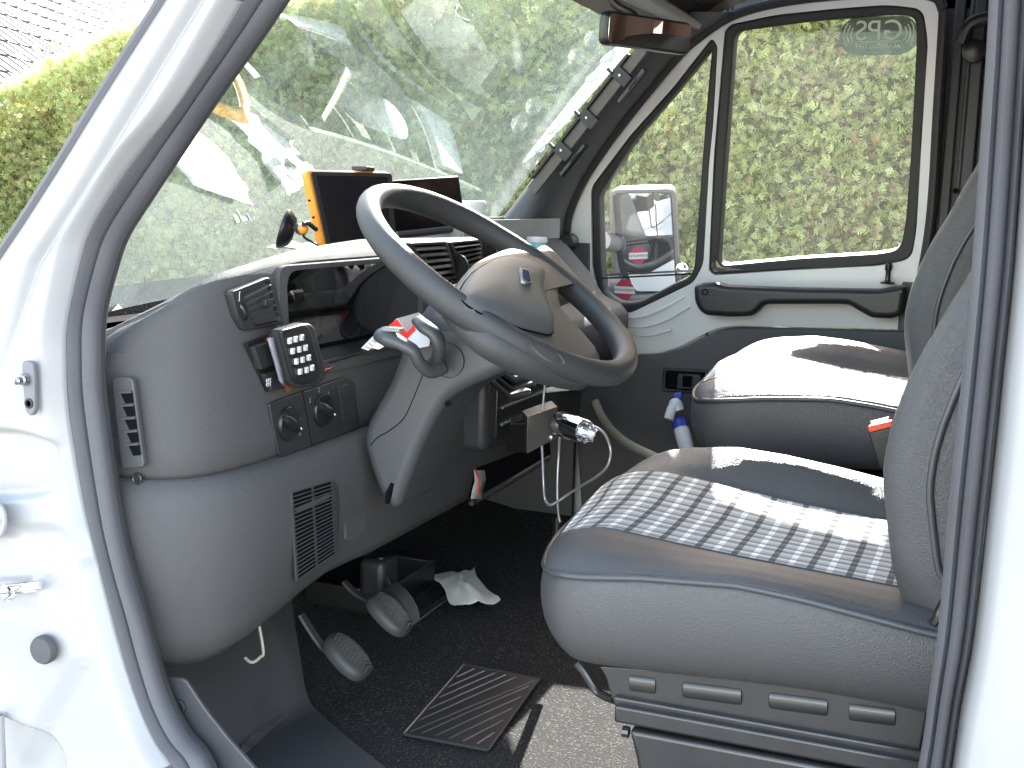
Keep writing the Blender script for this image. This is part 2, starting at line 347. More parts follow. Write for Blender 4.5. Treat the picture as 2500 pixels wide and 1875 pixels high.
HX = [-9, -6.5, -5.4, -4.75, -4.3, -3.9, -3.4, -2.9, -2.2, -1.5, 2.5]
HT = [.9, .95, 1.05, 1.22, 1.47, 1.60, 1.66, 1.72, 1.80, 1.84, 1.88]
def htop(x): return np.interp(x, HX, HT)
def hedge():
    root = thing('hedge', 'tall clipped green conifer hedge standing behind the van windows', 'hedge', (-3, 5.0, GZ))
    Y0, Y1 = 4.45, 5.6
    def bump(x, z): return .055*np.sin(x*3.1+z*2.2)+.035*np.sin(x*7.3-z*5.1+1)+.025*np.sin(x*13+z*11)
    rows = []
    xs = np.arange(-8.5, 1.3, .12)
    for x in xs:
        T = htop(x)-.10; r = []
        for t in np.linspace(0, 1, 16): z = GZ+(T-GZ-.15)*t; r.append((x, Y0+.10+bump(x, z), z))
        for a in (30, 60, 90): r.append((x, Y0+.10+.2*(1-math.cos(R(a)))+.02, T-.15+.15*math.sin(R(a))))
        r.append((x, Y1-.1, T)); r.append((x, Y1, T-.2)); r.append((x, Y1, GZ))
        rows.append(r)
    mb = MB().grid(rows); mb.f.append(tuple(range(len(rows[0]))))
    mb.build('inner_growth', M_core, root)
    # sprays of scale-like leaves
    N = 105000
    side = rng.random(N) < .80
    x = rng.uniform(-5.7, .5, N); T = htop(x)+.03*np.sin(x*5)
    zz = GZ+.55+(T-GZ-.55)*rng.random(N)**.9; y = Y0+bump(x, zz)+rng.uniform(-.02, .09, N)
    shoulder = np.clip((zz-(T-.16))/.16, 0, 1); y = y+.20*(1-np.sqrt(np.clip(1-shoulder**2, 0, 1)))
    ytop = rng.uniform(Y0+.12, Y1, N); ztop = T+rng.uniform(-.05, .03, N)+(rng.random(N) < .12)*rng.uniform(0, .10, N)
    P = np.stack([x, np.where(side, y, ytop), np.where(side, zz, ztop)], 1)
    # spray main direction: outwards and up / drooping, with jitter
    D = np.stack([rng.normal(0, .55, N), np.where(side, -.75, -.1)+rng.normal(0, .35, N), np.where(side, .25, 1.0)+rng.normal(0, .55, N)], 1)
    D /= np.linalg.norm(D, axis=1)[:, None]
    S = rng.normal(0, 1, (N, 3)); S -= (S*D).sum(1)[:, None]*D; S /= np.linalg.norm(S, axis=1)[:, None]
    W = np.cross(D, S)
    Ls = rng.uniform(.022, .048, N)*np.where(side, 1, 1.25)
    quads = []; tones = []
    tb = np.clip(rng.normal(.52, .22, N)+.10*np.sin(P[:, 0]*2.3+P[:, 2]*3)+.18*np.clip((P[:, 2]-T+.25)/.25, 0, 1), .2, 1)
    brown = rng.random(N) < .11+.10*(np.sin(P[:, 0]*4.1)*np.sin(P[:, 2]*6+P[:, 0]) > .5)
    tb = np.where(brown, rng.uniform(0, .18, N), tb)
    def leaf(base, d, wv, l, wd): # diamond
        quads.append(np.stack([base, base+d*(l*.45)[:, None]+wv*wd[:, None], base+d*l[:, None], base+d*(l*.45)[:, None]-wv*wd[:, None]], 1))
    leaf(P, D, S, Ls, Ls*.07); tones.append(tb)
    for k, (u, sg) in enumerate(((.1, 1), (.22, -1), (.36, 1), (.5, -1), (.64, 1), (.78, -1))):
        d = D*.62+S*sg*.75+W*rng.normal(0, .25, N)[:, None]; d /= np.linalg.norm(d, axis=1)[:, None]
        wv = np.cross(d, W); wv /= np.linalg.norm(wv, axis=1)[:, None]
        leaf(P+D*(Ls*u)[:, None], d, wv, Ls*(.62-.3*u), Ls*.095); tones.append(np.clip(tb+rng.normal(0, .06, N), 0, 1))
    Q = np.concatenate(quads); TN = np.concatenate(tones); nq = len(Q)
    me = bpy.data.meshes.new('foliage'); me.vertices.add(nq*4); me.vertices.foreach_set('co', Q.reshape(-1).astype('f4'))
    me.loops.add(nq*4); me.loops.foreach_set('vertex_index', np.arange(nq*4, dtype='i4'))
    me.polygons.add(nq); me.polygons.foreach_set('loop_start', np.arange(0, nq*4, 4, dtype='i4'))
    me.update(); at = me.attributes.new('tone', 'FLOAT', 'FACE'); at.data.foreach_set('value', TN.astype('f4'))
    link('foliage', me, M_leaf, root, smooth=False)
hedge()

def house():
    root = thing('house', 'house with a brown tiled roof rising behind the hedge', 'house', (-10, 14, GZ))
    d = np.array([-math.sin(R(19.5)), math.cos(R(19.5)), 0]); s = np.array([math.cos(R(19.5)), math.sin(R(19.5)), 0])   # along courses, down-slope
    E0 = s*(-5.2)+d*5.0+np.array([0, 0, 1.55]); pitch = R(38); up = -s*math.cos(pitch)+np.array([0, 0, math.sin(pitch)]); nn = np.cross(d, up); nn *= np.sign(nn[2])
    mb = MB(); step = .36; tw = .30; fl = MB()
    for i in range(22):
        for j in range(-4, 100):
            o = E0+up*(i*step)+d*(j*tw)+rng.normal(0, .003, 3); a = o+nn*.036; b = o+up*(step+.03)+nn*.012
            w0, w1, w2, w3 = 0, .22, .24, .297
            pa = [a+d*w0, a+d*w1, a+d*w2+nn*.014, a+d*w3+nn*.014]; pb = [b+d*w0, b+d*w1, b+d*w2+nn*.014, b+d*w3+nn*.014]
            pc = [p-nn*.03 for p in pa]; mb.grid([pb, pa, pc])
    mb.build('roof', mat('roof_tile', (.034, .028, .027), .7, bump=(25, .5, 'n'), var=(5, (.055, .047, .045), 1.4)), root, ang=20)
    e = E0-nn*.10; L = d*30; wd = E0-s*.4; w0 = np.array([wd[0], wd[1], GZ])
    MB().grid([[wd-d*1.5, wd+L], [w0-d*1.5, w0+L]]).build('wall', mat('house_render', (.6, .58, .54), .9), root)
    MB().tube([e-d*1.6+s*.07, e+L+s*.07], .065, 12).build('gutter', mat('gutter_grey', (.4, .4, .4), .5), root)
house()

# ================================================================== VAN SHELL
van = thing('van', 'white van body around the cab, seen in through its open driver door', 'van', (-.5, 2, GZ))
sealO = [(602,0),(455,247),(347,378),(282,463),(228,559),(205,640),(175,793),(172,889),(181,1024),(220,1240),(251,1351),(278,1466),(309,1582),(347,1698),(386,1794),(432,1875)]
sealI = [(691,0),(521,239),(436,370),(347,505),(300,580),(274,650),(245,762),(241,870),(247,986),(282,1240),(312,1389),(347,1505),(378,1621),(409,1717),(451,1794),(513,1875)]
rO = [(2316,1875),(2339,1717),(2370,1544),(2405,1235),(2425,1054),(2441,900),(2468,640),(2492,300),(2510,0)]
rI = [(2241,1875),(2270,1679),(2293,1505),(2316,1235),(2334,1054),(2350,900),(2373,640),(2396,300),(2414,0)]
def dens(a, n): 
    a = np.array(a, float); d = np.r_[0, np.cumsum(np.linalg.norm(np.diff(a, axis=0), axis=1))]; t = np.linspace(0, d[-1], n)
    return np.stack([np.interp(t, d, a[:, k]) for k in range(a.shape[1])], 1)
YS = 1.10
LO = [PY(*p, YS) for p in sealO]; LI = [PY(*p, YS) for p in sealI]
RO = [PY(*p, YS) for p in rO]; RI = [PY(*p, YS) for p in rI]
def v3(x, z, y=YS): return np.array([x, y, z])
botO = [v3(-.82, .07), v3(-.74, .015), v3(-.5, -.01), v3(-.2, -.01), v3(-.07, .04), v3(-.015, .16)]
botI = [v3(-.785, .115), v3(-.72, .06), v3(-.5, .035), v3(-.2, .035), v3(-.1, .07), v3(-.05, .18)]
topO = [v3(.0, 1.25), v3(-.02, 1.40), v3(-.12, 1.48), v3(-.35, 1.48), v3(-.52, 1.40), v3(-.66, 1.25)]
topI = [v3(-.035, 1.25), v3(-.06, 1.37), v3(-.14, 1.44), v3(-.34, 1.44), v3(-.48, 1.37), v3(-.60, 1.24)]
ringO = np.array(cr(LO+botO+RO+topO, 4, True)); ringI = np.array(cr(LI+botI+RI+topI, 4, True))
def off(t, dy): p = ringO*(1-t)+ringI*t; p[:, 1] += dy; return p
# rubber door seal with three ridges, all round the opening
ds = MB(); prof = [(-.06, .012), (-.05, -.004), (.03, -.012), (.12, -.010), (.19, -.004), (.24, -.012), (.33, -.022), (.45, -.026), (.56, -.020), (.62, -.010), (.67, -.013), (.75, -.016), (.87, -.012), (.97, -.006), (1.0, .0), (.97, .006)]
ds.grid([off(t, dy) for t, dy in prof], True); ds.build('door_seal', M_rub, van, ang=60)
ic = MB().grid([off(.80, .005), off(.975, .007), off(.985, .012), off(.9, .018)], True)
ic.build('aperture_trim', M_dash2, van)

# white hinge pillar, A-pillar: a pressed sheet with real recesses
Ledge = [(459,0),(300,247),(205,395),(150,480),(95,565),(46,640),(0,735),(-90,850),(-160,960),(-160,1100),(-160,1250),(-160,1400),(-160,1500),(-160,1620),(-160,1740),(-160,1900)]
def sstep(x): x = min(1, max(0, x)); return x*x*(3-2*x)
def sdpoly(px, py, poly):
    ins = False; d = 1e9; n = len(poly)
    for i in range(n):
        ax, ay = poly[i]; bx, by = poly[(i+1) % n]
        if (ay > py) != (by > py) and px < (bx-ax)*(py-ay)/(by-ay)+ax: ins = not ins
        ex, ey = bx-ax, by-ay; t = max(0, min(1, ((px-ax)*ex+(py-ay)*ey)/(ex*ex+ey*ey))); d = min(d, math.hypot(px-ax-t*ex, py-ay-t*ey))
    return -d if ins else d
rec1 = roundpoly([(-200,1040),(60,1045),(150,1075),(156,1150),(140,1205),(60,1212),(-200,1216)], 30)
rec2 = roundpoly([(-200,1700),(10,1716),(60,1738),(150,1775),(188,1830),(190,1960),(-200,1960)], 40)
rec3 = roundpoly([(30,1268),(165,1275),(200,1310),(248,1372),(200,1378),(110,1362),(70,1310)], 20)
dents = [(52,1224,7),(134,1232,6),(143,1390,6),(206,1390,6),(150,1483,6),(212,1496,6),(16,1532,6),(230,1612,7),(33,1665,6),(156,1755,5),(244,1845,5),(13,1404,6)]
def relief(x, y):
    h = 0
    h -= .016*sstep((8-sdpoly(x, y, rec1))/20)
    h -= .022*sstep((8-sdpoly(x, y, rec2))/22)
    h -= .007*sstep((14-sdpoly(x, y, rec3))/40)
    for a, b, r in dents:
        q = math.hypot(x-a, y-b)/r
        if q < 1.6: h += .0018*math.exp(-q*q*2.2)
    if y > 1380: h += .006*sstep((205-abs(x-60)*1.0-abs(y-1590)*.55)/70)*sstep((y-1380)/60)
    h -= .003*sstep((112-x)/10)*sstep((1490-y)/10)*sstep((y-1395)/10)     # slot behind the check strap
    return h
nr = 300; nc = 78
Ss = np.array(cr(sealO, 10)); Ss = dens(Ss, nr); Ls_ = dens(cr(Ledge, 10), nr)
Ls_ = np.array([[np.interp(y, [p[1] for p in Ledge], [p[0] for p in Ledge]), y] for y in Ss[:, 1]])
groove = lambda y: np.interp(y, [0, 395, 640, 900, 1100], [515, 272, 118, 30, -60])
rows = []
for i in range(nr):
    a = Ss[i]; b = Ls_[i]; r = []
    for j in range(nc):
        t = (j/(nc-1)); p = a+(b-a)*t; px_ = a[0]-p[0]
        dY = -.045*sstep(px_/55)-.008*sstep((px_-60)/200)
        g = abs(p[0]-groove(p[1])); dY += .0035*math.exp(-(g/9)**2)*sstep((1000-p[1])/200)
        dY -= .006*sstep((p[0]-groove(p[1]))/-26)*sstep((900-p[1])/300)
        dY -= relief(p[0], p[1])
        q = PY(p[0], p[1], YS-.03); q[1] = YS+dY; r.append(q)
    r.insert(0, PY(a[0], a[1], YS)+np.array([.006, .03, 0]))
    e = r[-1]; r += [e+np.array([-.010, .006, .004]), e+np.array([-.016, .030, .006]), e+np.array([-.016, .08, .006])]
    rows.append(r)
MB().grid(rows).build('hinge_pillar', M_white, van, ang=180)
# windscreen rubber along the pillar's outer edge
ed = [r[-3]+np.array([-.004, .004, .002]) for r in rows[:int(nr*.40)]]
MB().tube(ed[::4], .0075, 8).build('windscreen_rubber', M_rub, van)
# rear pillar and sill, roof side: white sheet round the rest of the opening
bo = np.array(cr(LO+botO+RO+topO, 4, True)); n0 = len(LO)*4-6; nE = (len(LO)+len(botO)+len(RO)+len(topO))*4
seg = np.concatenate([bo[n0:], bo[:2]]); cen = np.array([-.4, YS, .7]); rows = []
for p in seg:
    dv = p-cen; dv[1] = 0; dv /= np.linalg.norm(dv)
    rows.append([p+np.array([0, .03, 0])+dv*0, p+dv*.004+np.array([0, -.005, 0]), p+dv*.012+np.array([0, -.03, 0]), p+dv*.02+np.array([0, -.043, 0]), p+dv*.05+np.array([0, -.048, 0])]+([p+dv*.30+np.array([0, -.05, 0]), p+dv*.75+np.array([0, -.02, 0])] if not (p[0] < -.3 and p[2] > .9) else [p+dv*.10+np.array([0, -.045, 0]), p+dv*.14+np.array([0, -.01, 0])]))
MB().grid(rows).build('rear_pillar', M_white, van, ang=180)
# small fittings on the hinge pillar
f = Fr(PY(75, 950, 1.045), (1, 0, 0), (0, 0, 1)); k = 1.09/2900
plate('door_switch', f, [[(p[0], p[1]) for p in roundpoly([(-.0085,.033),(.0075,.033),(.0095,.02),(.0085,-.024),(.002,-.032),(-.006,-.026),(-.009,.01)], .006)]], .008, mat('switch_rubber', (.16, .16, .17), .6), van, bev=.002)
sw = bpy.data.objects['door_switch']
q = f.w(-.003, .012, 0)
MB().lathe([(.0075, -.003), (.0075, -.008), (.006, -.010), (.006, -.013), (.0045, -.014), (.0045, -.021), (.0035, -.022), (.002, -.026), (.0001, -.0265)], q, (-.12, 1, 0), 20).build('plunger', M_steel, sw, ang=40)
MB().lathe([(.006, -.003), (.006, -.0055), (.004, -.006), (.0035, -.004), (.0001, -.004)], f.w(.001, -.016, 0), (0, 1, 0), 20).build('screw', M_rub2, sw)
q = PY(107, 1586, 1.036)
MB().lathe([(.0172, .004), (.0172, -.003), (.0155, -.0058), (.0001, -.0068)], q, (0, 1, 0), 40).build('rubber_plug', mat('plug_rubber', (.07, .07, .075), .7, bump=(90, .5, 'n')), van)
hp = Fr(PY(-20, 1268, 1.03), (1, 0, 0), (0, 0, 1))
hg = plate('door_hinge', hp, [roundpoly([(-.05, .026), (.006, .028), (.021, .014), (.023, -.004), (.012, -.024), (-.05, -.03)], .012)], .006, M_white, van, bev=.0018)
MB().lathe([(.011, -.002), (.011, -.006), (.009, -.0075), (.009, -.013), (.006, -.015), (.0001, -.015)], hp.w(.004, .002, .0), (0, 1, 0), 6).build('bolt', M_steel, hg, smooth=False)
ck = MB(); a = PY(-60, 1448, 1.03); b = PY(98, 1428, 1.035)
ck.tube([a, (a+b)/2+np.array([0, -.01, .003]), b], .0035, 8, flat=1.6); a2 = PY(-60, 1462, 1.02); b2 = PY(90, 1440, 1.035); ck.tube([a2, b2], .002, 6)
ck.tube(cr([PY(-30, 1440, 1.015), PY(8, 1433, 1.012), PY(25, 1447, 1.015), PY(12, 1460, 1.018), PY(28, 1462, 1.02)], 5), .0028, 6)
ck.lathe([(.005, -.004), (.005, .004), (.0001, .004)], PY(26, 1456, 1.02), (0, 1, 0), 12)
ck.build('check_strap', M_chrome, van)
cyl = PY(3, 1810, 1.03); MB().lathe([(.0075, .034), (.0075, -.04), (.0001, -.04)], cyl+np.array([-.004, 0, 0]), (0, 0, 1), 20).build('hinge_pin', M_white, van)

# windscreen
NB, NT = PY(0, 735, 1.07)+np.array([-.02, .02, 0]), None
nb = np.array([-1.135, 1.10, .70]); ntp = np.array([-.555, 1.12, 1.375])
fb = np.array([-1.27, 2.78, .72]); ftp = np.array([-.752, 2.70, 1.316])
def wsp(u, v):  # u across 0 near..1 far, v up
    b = nb+(fb-nb)*u; t = ntp+(ftp-ntp)*u; p = b+(t-b)*v; bow = 1-(2*u-1)**2
    p[0] -= bow*(.17-.03*v); p[2] += .02*math.sin(math.pi*v)*1.0; return p
rows = [[wsp(u, v) for u in np.linspace(0, 1, 33)] for v in np.linspace(0, 1, 17)]
ws = MB().grid(rows).build('windscreen', M_wind, van)
# roof lining, roof skin, floor, bulkhead, firewall, far side behind the door
hd = [wsp(u, 1.0) for u in np.linspace(0, 1, 25)]
hd0 = [wsp(u, .945)+np.array([.008, 0, 0]) for u in np.linspace(0, 1, 25)]
rows = [[p+np.array([.012, 0, -.002]) for p in hd0], [p+np.array([.03, 0, -.016]) for p in hd0], [p+np.array([.06, 0, -.005]) for p in hd0]]
for x, z in ((.12, 1.435), (.22, 1.475), (.45, 1.52), (.9, 1.55)):
    rows.append([np.array([p[0]*(1-min(1, x/.6))+(p[0]+x)*1*min(1, x/.6)+(x if x < .6 else 0)*(1-min(1, x/.6)), p[1], z-.16*abs((p[1]-1.95)/.85)**4]) for p in hd])
MB().grid(rows).build('roof_lining', M_head, van, solid=.02)
rows = [[p+np.array([-.015, 0, .02]) for p in hd]]+[[np.array([x, p[1], z-.1*abs((p[1]-1.95)/.9)**4]) for p in hd] for x, z in ((-.35, 1.52), (0, 1.58), (.5, 1.6))]
MB().grid(rows).build('roof', M_white, van, solid=.01)
fl = MB(); fl.box((-.75, 1.98, .06), (1.7, 1.78, .04)); fl.build('cab_floor', M_matt, van)
rows = []
for x, z in ((.1, .0925), (-.9, .0925), (-1.12, .094), (-1.22, .115), (-1.30, .165), (-1.40, .26), (-1.47, .40), (-1.5, .72)):
    rows.append([(x, y, z+.003*math.sin(x*11+y*9)) for y in np.linspace(1.40, 2.82, 30)])
MB().grid(rows).build('carpet', M_carpet, van)
MB().grid([[(x, y, z) for y in (1.0, 2.9)] for x, z in ((-1.52, .06), (-1.52, .62))]).build('firewall', M_matt, van, solid=.02)
MB().box((.42, 2.0, .8), (.03, 1.9, 1.6)).build('bulkhead', M_pillar, van)
MB().box((-.19, 2.835, 1.40), (1.16, .03, .15)).build('cant_rail_sun_block', M_pillar, van)  # box added to block sun leaking in above the passenger door
cu_ = thing('cab_curtain', 'brown pleated curtain behind the seats, seen in the rear view mirror', 'curtain', (.36, 2.0, .3))
MB().grid([[(.35+.022*math.sin(y*55)+.01*math.sin(y*23+z*3), y, z) for z in np.linspace(.35, 1.48, 8)] for y in np.linspace(1.12, 2.78, 150)]).build('cloth', M_curt, cu_)
MB().grid([[(.315+.014*math.sin(y*70), y, z) for z in np.linspace(.7, 1.45, 6)] for y in np.linspace(1.36, 1.50, 30)]).build('net_panel', M_whitep, cu_)
o = MB()
o.grid([[(x, 2.88+.05*(z < .2), z) for x in (-.15, .42)] for z in (.05, .4, .9, 1.5)])
o.build('side_wall', M_pillar, van, solid=.01)
MB().grid([[(x, 2.93, z) for x in (-1.6, -1.0, -.6)] for z in (.0, .35, .575)]).build('door_outer_skin', M_white, van)
MB().grid([[(.06, 1.09, z) for z in (-.2, .5, 1.5)], [(.42, 1.09, z) for z in (-.2, .5, 1.5)]]).build('near_side_wall', M_pillar, van)
MB().box((-1.26, 2.81, .36), (.60, .02, .54)).build('footwell_side', M_trim, van); MB().box((-1.22, 2.815, .71), (.56, .02, .16)).build('scuttle_side_sun_block', M_pillar, van)  # scuttle side box added to keep stray sun off the footwell floor
MB().box((-1.36, 1.98, .655), (.50, 1.84, .02)).build('scuttle_sun_block', M_matt, van)  # panel added to stop sun reaching the floor under the dash
# near front corner below the windscreen: inner wing and bonnet
MB().grid([[(x, y, z) for y in (1.03, 1.5, 2.4, 2.93)] for x, z in ((-1.30, .685), (-1.55, .64), (-1.9, .48), (-2.15, .25), (-2.2, -.2))]).build('bonnet', M_white, van)

TILT = R(8)
def DF(off): return Fr((0, 2.85+off, .72), (1, 0, 0), (0, -math.sin(TILT), math.cos(TILT)))   # passenger door plane, leaning in
def PT(px, py, off): f = DF(off); return PP(px, py, f.O, f.N)
# far windscreen pillar trim, door rubber, far rear trim
YD = 2.85
doorL = [(1383,640),(1383,571),(1390,521),(1417,455),(1456,390),(1533,285),(1650,143),(1708,89),(1785,39),(1881,10),(2000,-8),(2150,-18),(2240,-16),(2287,-5),(2302,23),(2304,46),(2290,270),(2279,463),(2267,579),(2245,700)]
pl = [(1205,560),(1240,517),(1300,437),(1400,307),(1500,186),(1572,100),(1640,28)]
pr = [(1389,600),(1392,530),(1430,436),(1508,318),(1592,214),(1690,104),(1800,30)]
A = dens(cr(pl, 6), 30); B = dens(cr(pr, 6), 30); rows = []
for a, b in zip(A, B):
    r = []
    for t, y in ((0, 2.76), (.02, 2.70), (.10, 2.672), (.30, 2.668), (.52, 2.69), (.72, 2.735), (.86, 2.77), (.93, 2.80), (1, 2.83)):
        p = a+(b-a)*t; r.append(PT(p[0], p[1], y-2.85))
    rows.append(r)
MB().grid(rows).build('pillar_trim', M_pillar, van, ang=60)
path = [PT(p[0], p[1], -.04) for p in cr(doorL, 5)]
MB().tube(path, .011, 10).build('passenger_door_seal', M_rub2, van)
# strip of headlining panel above the passenger door and dark trim behind it
rows = []
top = dens(cr([(1650,120),(1708,66),(1785,17),(1881,-12),(2000,-30),(2150,-42),(2300,-44)], 5), 20)
for p in top: q = PT(p[0], p[1], -.05); rows.append([q, q+np.array([0, -.02, .03]), q+np.array([0, -.10, .09]), q+np.array([-.02, -.3, .14]), q+np.array([-.05, -.6, .17])])
MB().grid(rows).build('side_lining', M_head, van, ang=180)
mb = MB()
for px_, wd, y, d in ((2322, .022, 2.80, .03), (2352, .010, 2.79, .05), (2372, .024, 2.775, .06), (2400, .012, 2.76, .05)):
    p = PY(px_, 300, y); mb.box((p[0], y+d/2, .85), (wd, d, 1.5))
mb.box((-.045, 2.835, .85), (.31, .03, 1.5)); mb.build('rear_pillar_trim', M_pillar, van, bevel=.004)
bt = PY(2395, 60, 2.72)
g = MB().tube(cr([bt+np.array([-.035, 0, -.035]), bt+np.array([-.02, -.01, .0]), bt+np.array([.02, -.01, .012]), bt+np.array([.05, 0, 0])], 5), .014, 10)
g.lathe([(.024, .02), (.024, -.008), (.012, -.012), (.0001, -.012)], bt+np.array([-.01, .02, -.05]), (0, 1, 0), 20)
g.build('belt_guide', M_black, van)
MB().lathe([(.006, .0), (.006, -.004), (.0001, -.004)], PY(2333, 466, 2.77), (0, 1, 0), 14).build('trim_screw', M_matt, van)

# ------------------------------------------------------------------ passenger door
door = thing('passenger_door', 'closed white passenger door with quarter window, black grab bar and dark lower trim', 'van door', (-.6, YD, .1))
F = DF(0)
mainO = cr(roundpoly([(1777,62),(1900,36),(2060,20),(2171,12),(2256,22),(2268,100),(2252,347),(2240,559),(2228,628),(2150,644),(1930,655),(1736,668),(1749,380)], 26), 2, True)
mainI = roundpoly([(1799,77),(1980,53),(2182,36),(2238,40),(2240,100),(2225,386),(2213,540),(2200,606),(2150,616),(1960,627),(1758,646),(1776,380)], 24)
qO = roundpoly([(1745,92),(1759,112),(1748,300),(1738,400),(1724,640),(1700,685),(1609,729),(1540,762),(1478,745),(1454,650),(1451,455),(1545,330),(1650,212)], 16)
qI = roundpoly([(1743,118),(1730,260),(1719,400),(1700,650),(1688,672),(1640,695),(1570,734),(1520,740),(1481,715),(1474,631),(1470,474),(1556,340),(1650,232)], 14)
fout = [(1340,660)]+doorL[1:]+[(2235,800),(2160,796),(2020,793),(1900,791),(1802,789),(1763,793),(1724,809),(1667,840),(1609,857),(1547,858),(1490,835),(1400,760)]
# door frame plate: two window holes, rolled edges
from mathutils.geometry import tessellate_polygon
lp_ = [F.px(roundpoly(fout, 14)), F.px([tuple(p) for p in mainO]), F.px(qO)]
tri = tessellate_polygon([[Vector((a, b, 0)) for a, b in l] for l in lp_]); fv = [p for l in lp_ for p in l]; nv = len(fv)
mb = MB(); mb.add([F.w(a, b, .028) for a, b in fv]+[F.w(a, b, -.022) for a, b in fv], [tuple(t) for t in tri]+[tuple(nv+i for i in reversed(t)) for t in tri]); o_ = 0
for l in lp_:
    k = len(l); mb.f += [(o_+i, o_+(i+1) % k, nv+o_+(i+1) % k, nv+o_+i) for i in range(k)]; o_ += k
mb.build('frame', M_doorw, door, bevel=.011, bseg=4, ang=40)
def ring(name, lo, li, y, th, par, mt=M_rub2):
    f_ = DF(y-YD); return plate(name, f_, [f_.px([tuple(p) for p in lo]), f_.px([tuple(p) for p in li])], th, mt, par, bev=.005, res=3, ang=50)
ring('window_rubber', mainO, mainI, YD, .045, door); ring('quarter_window_rubber', qO, qI, YD, .045, door)
f_ = DF(.012)
def pane(name, fr, loop, mt, par): return MB().add([fr.w(*p) for p in loop], [tuple(range(len(loop)))]).build(name, mt, par, smooth=False)
pane('window', f_, f_.px([tuple(p) for p in mainO]), M_glass, door)
pane('quarter_window', f_, f_.px(qO), M_glass, door)
# swage lines pressed into the white panel
for k, pts in enumerate(([(1470,762),(1540,776),(1600,762),(1672,724)], [(1505,790),(1560,798),(1620,784),(1684,748)], [(1540,816),(1590,818),(1640,804)])):
    MB().tube(cr([PY(p[0], p[1], 2.830) for p in pts], 6), [.0035]*(6*(len(pts)-1)+1), 8).build('swage_line', M_doorw, door)
ft = YF(YD-.035)
plate('waist_moulding', YF(YD-.02), [YF(YD-.02).px(roundpoly([(1745,690),(1950,676),(2160,666),(2165,675),(1950,690),(1750,700)], 6))], .006, M_doorw, door, bev=.0028)
# lower trim
tl = roundpoly([(1470,850),(1547,868),(1609,867),(1667,850),(1724,820),(1763,803),(1802,798),(1900,800),(2020,802),(2160,806),(2240,808),(2215,1500),(1430,1340),(1400,900)], 14)
plate('trim_panel', ft, [ft.px(tl)], .03, M_trim, door, bev=.008, res=3)
MB().box((-.56, 2.875, .333), (.88, .02, .546)).build('inner_skin', M_doorw, door)
ff = YF(2.800)
hole = roundpoly([(1620,897),(1730,903),(1727,962),(1617,955)], 6); hin = roundpoly([(1628,905),(1722,910),(1719,954),(1625,948)], 5)
lt = plate('latch_surround', ff, [ff.px(hole), ff.px(hin)], .014, M_dark, door, bev=.003, h=.0)
f2 = YF(2.7965); plate('latch_dish', f2, [f2.px(hin)], .004, M_matt, door)
f3 = YF(2.790); plate('latch_handle', f3, [f3.px(roundpoly([(1655,912),(1712,915),(1709,952),(1652,949)], 4)), f3.px(roundpoly([(1668,918),(1690,919),(1688,945),(1667,944)], 2))], .008, M_dark, door, bev=.002)
# grab bar
gb = [(1699,703),(1703,694),(1716,691),(1752,689),(1780,696),(1950,702),(2150,705),(2200,697),(2213,698),(2214,720),(2206,765),(2180,776),(2130,774),(2096,755),(2075,742),(2050,741),(1880,741),(1866,745),(1852,761),(1840,770),(1790,772),(1728,768),(1712,757),(1701,735)]
f_ = YF(2.79)
plate('grab_bar', f_, [f_.px(roundpoly(gb, 8))], .055, M_black if 0 else mat('grab_bar_plastic', (.018, .018, .019), .42, bump=(500, .2, 'n')), door, bev=.014, res=5, ang=60)
MB().lathe([(.0075, .004), (.0075, -.001), (.0055, -.0015), (.005, .010), (.0001, .010)], PY(1721, 713, 2.760), (0, 1, 0), 20).build('screw_cover', M_matt, door)
lk = PY(2167, 684, 2.80)
MB().lathe([(.017, 0), (.015, .004), (.007, .006), (.0055, .012), (.0055, .028), (.008, .032), (.0075, .044), (.005, .047), (.0001, .047)], lk+np.array([0, 0, -.008]), (0, 0, 1), 20).build('lock_knob', M_black, door)
# alarm sticker on the main window, read from inside it is mirrored
f = Fr(PT(2145, 88, .004), (1, 0, 0), (0, -math.sin(TILT), math.cos(TILT))); s = 2.88/2900
def P2(x, y): return tuple(np.array(Fr.px(f, [(x, y)])[0]))
st = plate('window_sticker', f, [[(p[0], p[1]) for p in rrect(-.083, -.040, .083, .041, .040, 10)]], .0006, M_lite, door, smooth=False)
M_pale = mat('sticker_print', (.75, .82, .66), .5)
text('GPS', f, 0, .010, .060, M_pale, 'lettering', st, .0006, True, 1.0)
text('ALARMSYSTEM', f, 0, -.0215, .0135, M_pale, 'lettering', st, .0006, True, 1.05)
MB().add([f.w(*p, .001) for p in ((-.049, -.0125), (.049, -.0125), (.049, -.0110), (-.049, -.0110))], [(0, 1, 2, 3)]).build('rule', M_pale, st, smooth=False)
mb = MB()
for sg in (-1, 1):
    for rr in (.022, .030, .038):
        a0 = np.linspace(R(-38), R(38), 9); cx = .036*sg
        v = [f.w(cx+sg*(rr-.0)*math.cos(a)*.95, .004+rr*math.sin(a)*1.0, .0012) for a in a0]+[f.w(cx+sg*(rr+.003)*math.cos(a)*.95, .004+(rr+.003)*math.sin(a), .0012) for a in a0]
        mb.add(v, [(i, i+1, i+10, i+9) for i in range(8)])
mb.build('wave_mark', M_pale, st, smooth=False)
